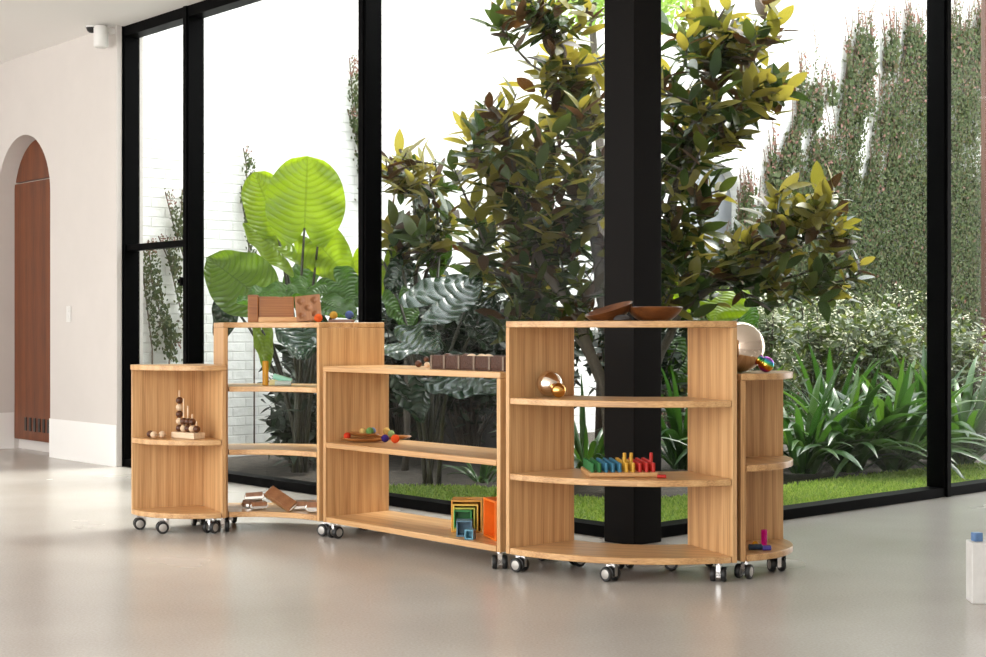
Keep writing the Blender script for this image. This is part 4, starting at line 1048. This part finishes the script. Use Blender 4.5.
# -- bead toy on the left end unit
ZL1 = zt('low', 1)
bt0 = onz(188.0, 7.17, ZL1)
toy = empty('bead_stacker', bt0, -.68); tag(toy, 'pale wooden peg stand threaded with dark and light beads', 'toy')
MB().box(-.088, .088, -.035, .035, 0, .030).build('base', M_PALE, toy, bevel=.003)
bead_r = .0178
pegs = [(-.066, .205, 5), (-.033, .165, 2), (0.0, .13, 2), (.033, .09, 2), (.066, .055, 1)]
pattern = {0: 'DLDLD', 1: 'LD', 2: 'DD', 3: 'LD', 4: 'D'}
for i, (x, h, n) in enumerate(pegs):
    m = MB(); m.tube([(x, 0, .030), (x, 0, .030 + h)], .0042, 10); m.build('peg', M_PALEBEAD, toy, smooth=40)
bead_protos = {}
def bead(label, p, kind, grp):
    if kind not in bead_protos:
        mb = MB(); hole = .0048; prof = []
        for k in range(15):
            a = -PI / 2 + .29 + (PI - .58) * k / 14; prof.append((bead_r * math.cos(a), bead_r * math.sin(a)))
        prof = prof + [(hole, prof[-1][1]), (hole, prof[0][1]), prof[0]]
        o = mb.lathe(prof, 24).build('wooden_bead', M_DARKBEAD if kind == 'D' else M_PALEBEAD, smooth=40)
        bead_protos[kind] = o
    else:
        o = bead_protos[kind].copy(); col.objects.link(o)
    o.location = p; tag(o, label, 'bead', grp); return o
ordn = ['bottom', 'second', 'third', 'fourth', 'top']
pegn = ['tallest', 'second tallest', 'middle', 'second shortest', 'shortest']
rotm = Matrix.Rotation(-.68, 3, 'Z')
for i, (x, h, n) in enumerate(pegs):
    for k in range(n):
        kd = pattern[i][k]; p = bt0 + rotm @ Vector((x, 0, .0305 + .0171 + k * .0343))
        where = ordn[k] if n == 5 else (('lower', 'upper')[k] if n == 2 else 'only')
        bead('%s wooden bead, %s on the %s peg of the stand' % ({'D': 'dark', 'L': 'pale'}[kd], where, pegn[i]), p, kd, 'beads of the peg stand')
b_ = bead('dark loose wooden bead behind the pale one, left of the stand', onz(150.3, 7.21, ZL1 + .0179), 'D', 'loose beads'); b_.rotation_euler = (PI / 2, 0, .3)
b_ = bead('pale loose wooden bead touching the dark one, hole facing right', onz(154.0, 7.165, ZL1 + .0179), 'L', 'loose beads'); b_.rotation_euler = (PI / 2, 0, .9)
b_ = bead('pale loose wooden bead nearest the stand', onz(162.2, 7.175, ZL1 + .0179), 'L', 'loose beads'); b_.rotation_euler = (PI / 2, 0, 2.4)
# -- straight unit: leaf trays with felt balls on the middle shelf
def dish(L, W_, depth, thick, sharp, n=40, rings=8, foot=.4):
    """shallow dish with a pointed-oval or round rim; local x is its length"""
    mb = MB(); vs = []
    def rim(a):
        c, s = math.cos(a), math.sin(a)
        return (L / 2 * (abs(c) ** 1.0) * (1 if c >= 0 else -1), W_ / 2 * s * (abs(s) ** (sharp - 1) if sharp != 1 else 1))
    for face in (0, 1):
        for i in range(rings + 1):
            t = i / rings
            for k in range(n):
                x, y = rim(2 * PI * k / n); sc = max(t, 1e-3)
                z = depth * max(0, (t - foot) / (1 - foot)) ** 1.7 + (thick if face == 0 else 0)
                if face == 1 and t > .999: z += thick * .6
                sc2 = sc * (0.965 if face == 0 else 1.0)
                vs.append((x * sc2, y * sc2, z))
    fs = []; off = (rings + 1) * n
    for i in range(rings):
        for k in range(n):
            k2 = (k + 1) % n
            fs.append((i * n + k, (i + 1) * n + k, (i + 1) * n + k2, i * n + k2)[::-1])
            fs.append((off + i * n + k, off + (i + 1) * n + k, off + (i + 1) * n + k2, off + i * n + k2))
    for k in range(n):
        k2 = (k + 1) % n
        fs.append((rings * n + k, off + rings * n + k, off + rings * n + k2, rings * n + k2)[::-1])
    mb.add(vs, fs); return mb
M_LEAFTRAY = wood('amber_tray_timber', 'x', (0.16, 0.05, 0.012), (0.33, 0.13, 0.035), (0.50, 0.23, 0.07), rough=.3, stave=3., ring=20)
ZS1 = zt('low', 1)
tr1 = dish(.235, .095, .012, .007, 1.25).build('leaf_tray', M_LEAFTRAY, smooth=50, loc=onz(364, 6.93, ZS1), rotz=-.12)
tag(tr1, 'long shallow leaf shaped wooden tray lying on the shelf', 'tray', 'leaf shaped trays')
tr2 = dish(.165, .085, .012, .007, 1.25).build('leaf_tray', M_LEAFTRAY, smooth=50, loc=onz(362.5, 6.955, ZS1 + .024), rotz=.02)
tr2.rotation_euler = (0, math.radians(3), -.12)
tag(tr2, 'shorter leaf shaped wooden tray stacked on the long tray', 'tray', 'leaf shaped trays')
tr3 = dish(.19, .08, .012, .007, 1.25).build('leaf_tray', M_LEAFTRAY, smooth=50, loc=onz(393, 7.10, ZS1), rotz=-.2)
tag(tr3, 'leaf shaped wooden tray behind the balls, its tip pointing right', 'tray', 'leaf shaped trays')
felt_ball('red felt ball at the left tip of the long leaf tray', onz(347.2, 6.925, ZS1 + .012), .017, (.72, .06, .025))
felt_ball('pale yellow felt ball on the upper leaf tray', onz(363.0, 6.94, ZS1 + .033), .0175, (.68, .45, .16))
felt_ball('green felt ball on the upper leaf tray', onz(369.8, 6.935, ZS1 + .033), .0185, (.16, .33, .10))
felt_ball('light blue felt ball hiding behind the green one', onz(372.6, 6.985, ZS1 + .033), .0165, (.22, .33, .58))
felt_ball('pale yellow felt ball behind the purple one', onz(386.5, 7.09, ZS1 + .022), .018, (.70, .47, .15))
felt_ball('purple felt ball at the right tip of the long leaf tray', onz(385.0, 6.905, ZS1 + .0005), .0185, (.05, .028, .20))
felt_ball('sage green felt ball behind the orange one', onz(391.2, 6.99, ZS1 + .018), .017, (.30, .42, .18))
felt_ball('orange red felt ball foremost right beside the leaf trays', onz(395.2, 6.86, ZS1), .0205, (.82, .10, .025))
# -- straight unit top: carved box tray and dark balls
ZLT = zt('low', 2)
cb = empty('carved_tray', world3(.985, .15, ZLT), r3); tag(cb, 'dark carved wooden tray of compartments on the low shelf top', 'tray')
LW, LD, LH = .50, .17, .062
m = MB(); m.box(-LW/2, LW/2, -LD/2, LD/2, 0, .008); m.box(-LW/2, LW/2, -LD/2, -LD/2 + .012, .0081, LH); m.box(-LW/2, LW/2, LD/2 - .012, LD/2, .0081, LH)
m.box(-LW/2, -LW/2 + .012, -LD/2 + .0121, LD/2 - .0121, .0081, LH); m.box(LW/2 - .012, LW/2, -LD/2 + .0121, LD/2 - .0121, .0081, LH)
m.build('walls', M_CARVED, cb, bevel=.002)
for k in range(1, 5):
    x = -LW/2 + LW * k / 5; MB().box(x - .004, x + .004, -LD/2 + .0125, LD/2 - .0125, .0085, LH - .008).build('divider', M_CARVED, cb)
for k in range(6):
    x = -LW/2 + LW * k / 5; x = min(max(x, -LW/2 + .012), LW/2 - .012)
    MB().box(x - .006, x + .006, -LD/2 - .004, -LD/2 - .0002, 0.002, LH).build('corner_strap', M_WORN, cb, bevel=.001)
for s_ in (-1, 1):
    MB().box(-LW/2 - .004, -LW/2 - .0002, s_ * .075 - .006, s_ * .075 + .006, .002, LH).build('corner_strap', M_WORN, cb, bevel=.001)
for i, (x, y, mt, lab) in enumerate(((-.19, -.03, M_DARKBEAD, 'dark wooden knob bead in the leftmost tray compartment'), (-.10, .0, M_DARKBEAD, 'dark wooden bead in the second tray compartment'), (-.03, -.03, M_PALEBEAD, 'pale wooden bead in the middle tray compartment, left one'), (.025, -.02, M_PALEBEAD, 'pale wooden bead in the middle tray compartment, right one'), (.08, -.03, M_PALEBEAD, 'pale wooden bead in the fourth tray compartment'), (.19, .0, M_PALEBEAD, 'pale wooden bead in the tray compartment nearest the tall curved unit'))):
    p = cb.location + Matrix.Rotation(r3, 3, 'Z') @ Vector((x, y, .0082))
    o = MB().sphere(.031, (0, 0, .031), 20, 12).build('wooden_ball', mt, smooth=180, loc=p); tag(o, lab, 'ball', 'balls in the carved tray')
for (px, Yd, dz, r, mt, lab) in ((418.6, 6.70, 0, .0165, M_DARKBEAD, 'dark round wooden bead alone left of the carved tray'), (427.0, 6.62, 0, .0135, M_PALEBEAD, 'pale round bead under the dark one by the carved tray'), (426.2, 6.62, .0268, .0125, M_DARKBEAD, 'small dark bead balanced on the pale bead by the carved tray')):
    o = MB().sphere(r, (0, 0, r), 20, 12).build('wooden_ball', mt, smooth=180, loc=onz(px, Yd, ZLT + dz)); tag(o, lab, 'ball', 'loose balls by the carved tray')
# -- straight unit base: stacking boxes
def open_box(label, c, w, dep, h, t, colr, rot, hole=False, name='stacking_box'):
    mt = plain('stain_%.2f_%.2f_%.2f' % colr, colr, .42, var=.12, bscale=40)
    e = empty(name, c, rot); tag(e, label, 'box', 'coloured stacking boxes')
    m = MB()
    m.box(-w/2, -w/2 + t, 0, dep, 0, h); m.box(w/2 - t, w/2, 0, dep, 0, h); m.box(-w/2 + t, w/2 - t, 0, dep, 0, t)
    m.build('sides', mt, e, bevel=.0015)
    m = MB()
    if hole:
        n = 24; r = .016; cx_, cy_ = 0, dep * .5; vs = []; fs = []
        for z in (h - t, h):
            vs += [(cx_ + r * 1.2 * math.cos(2 * PI * k / n), cy_ + r * math.sin(2 * PI * k / n), z) for k in range(n)]
            for k in range(n):
                a = 2 * PI * k / n; c_, s_ = math.cos(a), math.sin(a); mm = max(abs(c_) / (w/2 - t), abs(s_) / (dep/2)); vs.append((cx_ + c_ / mm, cy_ + s_ / mm, z))
        for k in range(n):
            k2 = (k + 1) % n
            fs += [(k, n + k, n + k2, k2)[::-1], (2*n + k, 3*n + k, 3*n + k2, 2*n + k2), (k, 2*n + k, 2*n + k2, k2), (n + k, 3*n + k, 3*n + k2, n + k2)[::-1]]
        m.add(vs, fs)
    else: m.box(-w/2 + t, w/2 - t, 0, dep, h - t, h)
    m.build('top', mt, e)
    m = MB(); m.box(-w/2 + t, w/2 - t, dep - t, dep, t, h - t); m.build('back', mt, e)
    return e
ZB0 = zt('low', 0)
rb = -.04
o_big = onz(466.6, 6.385, ZB0)
T_ = .0068
open_box('largest golden stacking box with a finger hole, others nested inside', o_big, .137, .130, .142, T_, (.66, .32, .05), rb, True)
open_box('yellow stacking box nested inside the golden one', o_big + Vector((-.0045, -.004, T_ + .0008)), .112, .115, .117, T_, (.72, .48, .08), rb)
open_box('lime stacking box nested inside the yellow one', o_big + Vector((-.0105, -.008, 2 * T_ + .0016)), .0965, .098, .0945, T_, (.42, .44, .07), rb)
open_box('green stacking box nested innermost of the pile', o_big + Vector((-.0165, -.012, 3 * T_ + .0024)), .080, .08, .077, T_, (.03, .22, .05), rb)
open_box('slate blue stacking box standing before the nested boxes', onz(464.2, 6.25, ZB0), .068, .068, .070, .0065, (.10, .20, .28), -.02)
open_box('smallest teal stacking box in front of the blue box', onz(468.8, 6.165, ZB0), .040, .040, .043, .007, (.10, .27, .36), -.30)
q0 = onz(495.2, 6.125, ZB0); q1 = onz(483.3, 6.285, ZB0); dq = (q0 - q1).normalized()
ob = open_box('large orange stacking box turned aside beside the golden box', (q0 + q1) / 2, (q0 - q1).length, .09, .168, .009, (.78, .17, .015), math.atan2(dq.y, dq.x))
rd = open_box('dark red stacking box behind the orange one', world3(L3 - .245, .262, ZB0), .12, .105, .186, .009, (.36, .02, .02), r3)
# -- tall bulging unit
def ball(name, label, p, r, mt, cat='ball', grp='mirrored balls'):
    o = MB().sphere(r, (0, 0, 0), 48, 32).build(name, mt, smooth=180, loc=p + Vector((0, 0, r))); tag(o, label, cat, grp); return o
ball('mirrored_ball', 'champagne mirrored ball on the upper shelf of the bulging unit', onz(549.5, 6.02, Z2), .0545, M_CHAMP)
ball('mirrored_ball', 'small gold mirrored ball touching the champagne one', onz(558.6, 5.945, Z2), .0305, M_GOLD)
ball('mirrored_ball', 'big mirrored ball on top of the right end unit', onz(739.6, 5.96, ZLT), .1035, M_COPPER)
ball('mirrored_ball', 'small rainbow coloured mirrored ball beside the big one', onz(766.0, 5.93, ZLT), .0325, M_RAINBOW)
def bowl(label, L, p, rot, W_=None, depth=.05):
    o = dish(L, W_ or L * .72, depth, .006, 1.0, 48, 10, .45).build('wooden_bowl', M_WALNUT, smooth=50, loc=p); o.rotation_euler = rot
    tag(o, label, 'bowl', 'wooden bowls'); return o
bowl('dark wooden oval bowl resting flat at the right on the tall unit', .235, onz(654.5, 5.93, ZT), (0, 0, .05), .20, .052)
bowl('dark wooden oval bowl tilted with its rim on the other bowl', .205, onz(612.0, 5.93, ZT + .004), (math.radians(6), math.radians(-17), .02), .19, .045)
st = MB(); st.sphere(.075, (0, 0, 0), 24, 14, 0, .35)
o = MB().lathe([(1e-4, 0), (.03, .0), (.036, .004), (.034, .012), (.024, .021), (.012, .025), (1e-4, .0255)], 24).build('pebble', plain('dark_pebble', (.035, .03, .03), .5, var=.2), smooth=60, loc=onz(622.2, 5.83, ZT))
tag(o, 'smooth dark pebble lying under the tilted bowl', 'stone')
# peg board
Zp = zt('tall', 1)
pb0 = onz(618.5, 5.905, Zp); prot = math.radians(4)
pb = empty('peg_board', pb0, prot); tag(pb, 'square light wooden board full of coloured pegs on the middle shelf', 'board')
MB().box(-.138, .138, -.135, .135, 0, .020).build('slab', M_OAKX, pb, bevel=.005)
pc = {'green': (.006, .12, .02), 'teal': (.025, .14, .23), 'yellow': (.60, .33, .03), 'red': (.46, .018, .012)}
pm = {k: plain('peg_' + k, v, .45, var=.1, bscale=60) for k, v in pc.items()}
pegp = {}
def peg(cn, label, p, grp, rot=(0, 0, prot)):
    if cn not in pegp:
        r, h = .0072, .036
        o = MB().lathe([(1e-4, 0), (r, 0), (r, h - .0015), (r - .0015, h), (1e-4, h)], 14).build('wooden_peg', pm[cn], smooth=40); pegp[cn] = o
    else:
        o = pegp[cn].copy(); col.objects.link(o)
    o.location = p; o.rotation_euler = rot; tag(o, label, 'peg', grp); return o
cols_ = ['green'] * 2 + ['teal'] * 3 + ['yellow'] * 2 + ['red'] * 3
rm_ = Matrix.Rotation(prot, 3, 'Z')
for ci, cn in enumerate(cols_):
    for ri in range(10):
        x = -.122 + ci * .0271; y = -.122 + ri * .0271
        peg(cn, '%s peg standing in the %s rows of the peg board' % (cn, cn), pb0 + rm_ @ Vector((x, y, .0206)), '%s pegs in the board' % cn)
for (ci, ri, cn, lab) in ((5, 2, 'yellow', 'yellow peg stacked on another peg, left of the two raised ones'), (7 - 1, 2, 'yellow', 'yellow peg stacked on another peg, right of the two raised ones'), (9, 2, 'red', 'red peg stacked high on another red peg at the board edge')):
    x = -.122 + ci * .0271; y = -.122 + ri * .0271
    peg(cn, lab, pb0 + rm_ @ Vector((x, y, .0206 + .0366)), 'raised pegs')
peg('red', 'red peg lying loose on the front right corner of the board', pb0 + rm_ @ Vector((.128, -.166, .0074)), 'loose peg', (0, PI / 2, -.08))
# -- right end unit base
M_MAGENTA = plain('magenta_acrylic', (.75, .01, .28), .1, trans=.35, ior=1.3)
rod('acrylic_rod', 'magenta translucent rod standing on the right end unit base', onz(764.2, 5.99, ZB0), .0125, .068, M_MAGENTA, (0, 0, 0))
o = MB().sphere(.0145, (0, 0, .0145), 24, 16).build('acrylic_ball', M_AMBER, smooth=180, loc=onz(755.5, 5.93, ZB0)); tag(o, 'orange translucent ball beside the magenta rod', 'ball')
M_NAVY = plain('navy_acrylic', (.015, .03, .06), .1); M_VIOLET = plain('violet_acrylic', (.10, .08, .42), .1, trans=.4)
rod('acrylic_rod', 'navy rod lying before the magenta rod', onz(748.5, 5.875, ZB0 + .0128), .0125, .055, M_NAVY, (0, PI / 2, .05))
rod('acrylic_rod', 'violet rod lying beside the navy rod near the shelf edge', onz(762.3, 5.865, ZB0 + .0112), .011, .035, M_VIOLET, (0, PI / 2, .05))
# -- plinth at the right edge
pl = MB(); pl.box(-.0, .34, 0, .10, 0, .221)
o = pl.build('stone_plinth', M_STONE, bevel=.004, loc=(1.738, 5.262, 0.0), rotz=-.10); tag(o, 'low pale stone plinth on the floor at the right edge', 'plinth')
o = MB().box(-.016, .016, -.016, .016, 0, .032).build('toy_cube', plain('blue_cube', (.12, .22, .42), .35, var=.3, bscale=60), bevel=.003, loc=(1.772, 5.31, .2216), rotz=.2)
tag(o, 'small blue cube on the stone plinth', 'cube')

# ------------------------------------------------------------------ light and camera
w = bpy.data.worlds.new('sky'); scene.world = w; w.use_nodes = True
nt = w.node_tree; bg = nt.nodes['Background']
tc = nt.nodes.new('ShaderNodeTexCoord'); sp = nt.nodes.new('ShaderNodeSeparateXYZ'); nt.links.new(tc.outputs['Generated'], sp.inputs[0])
rp = nt.nodes.new('ShaderNodeValToRGB'); nt.links.new(sp.outputs['Z'], rp.inputs['Fac'])
rp.color_ramp.elements[0].color = (1.0, .98, .95, 1); rp.color_ramp.elements[1].color = (.90, .95, 1.0, 1)
nt.links.new(rp.outputs['Color'], bg.inputs['Color']); bg.inputs['Strength'].default_value = 3.5
sl = bpy.data.lights.new('sun', 'SUN'); sl.energy = 4.0; sl.angle = math.radians(25); sl.color = (1, .96, .88)
so = bpy.data.objects.new('sun', sl); col.objects.link(so)
sun_dir = (DR * -0.62 + DL * 0.10 + Vector((0, 0, -1.0)))     # light travels this way
so.rotation_euler = sun_dir.to_track_quat('-Z', 'Y').to_euler(); so.location = (0, 12, 9)
cam = bpy.data.cameras.new('camera'); co = bpy.data.objects.new('camera', cam); col.objects.link(co)
co.location = (0, 0, H); co.rotation_euler = (PI / 2, 0, 0); cam.sensor_width = 36; cam.lens = 36 * F / 986; cam.clip_end = 200
scene.camera = co
vs_ = scene.view_settings; vs_.view_transform = 'Standard'; vs_.look = 'None'; vs_.exposure = 0.48; vs_.gamma = 1.0; vs_.use_curve_mapping = False
cy = scene.cycles; cy.use_denoising = True; cy.max_bounces = 10; cy.transparent_max_bounces = 24; cy.diffuse_bounces = 5; cy.caustics_reflective = False; cy.caustics_refractive = False
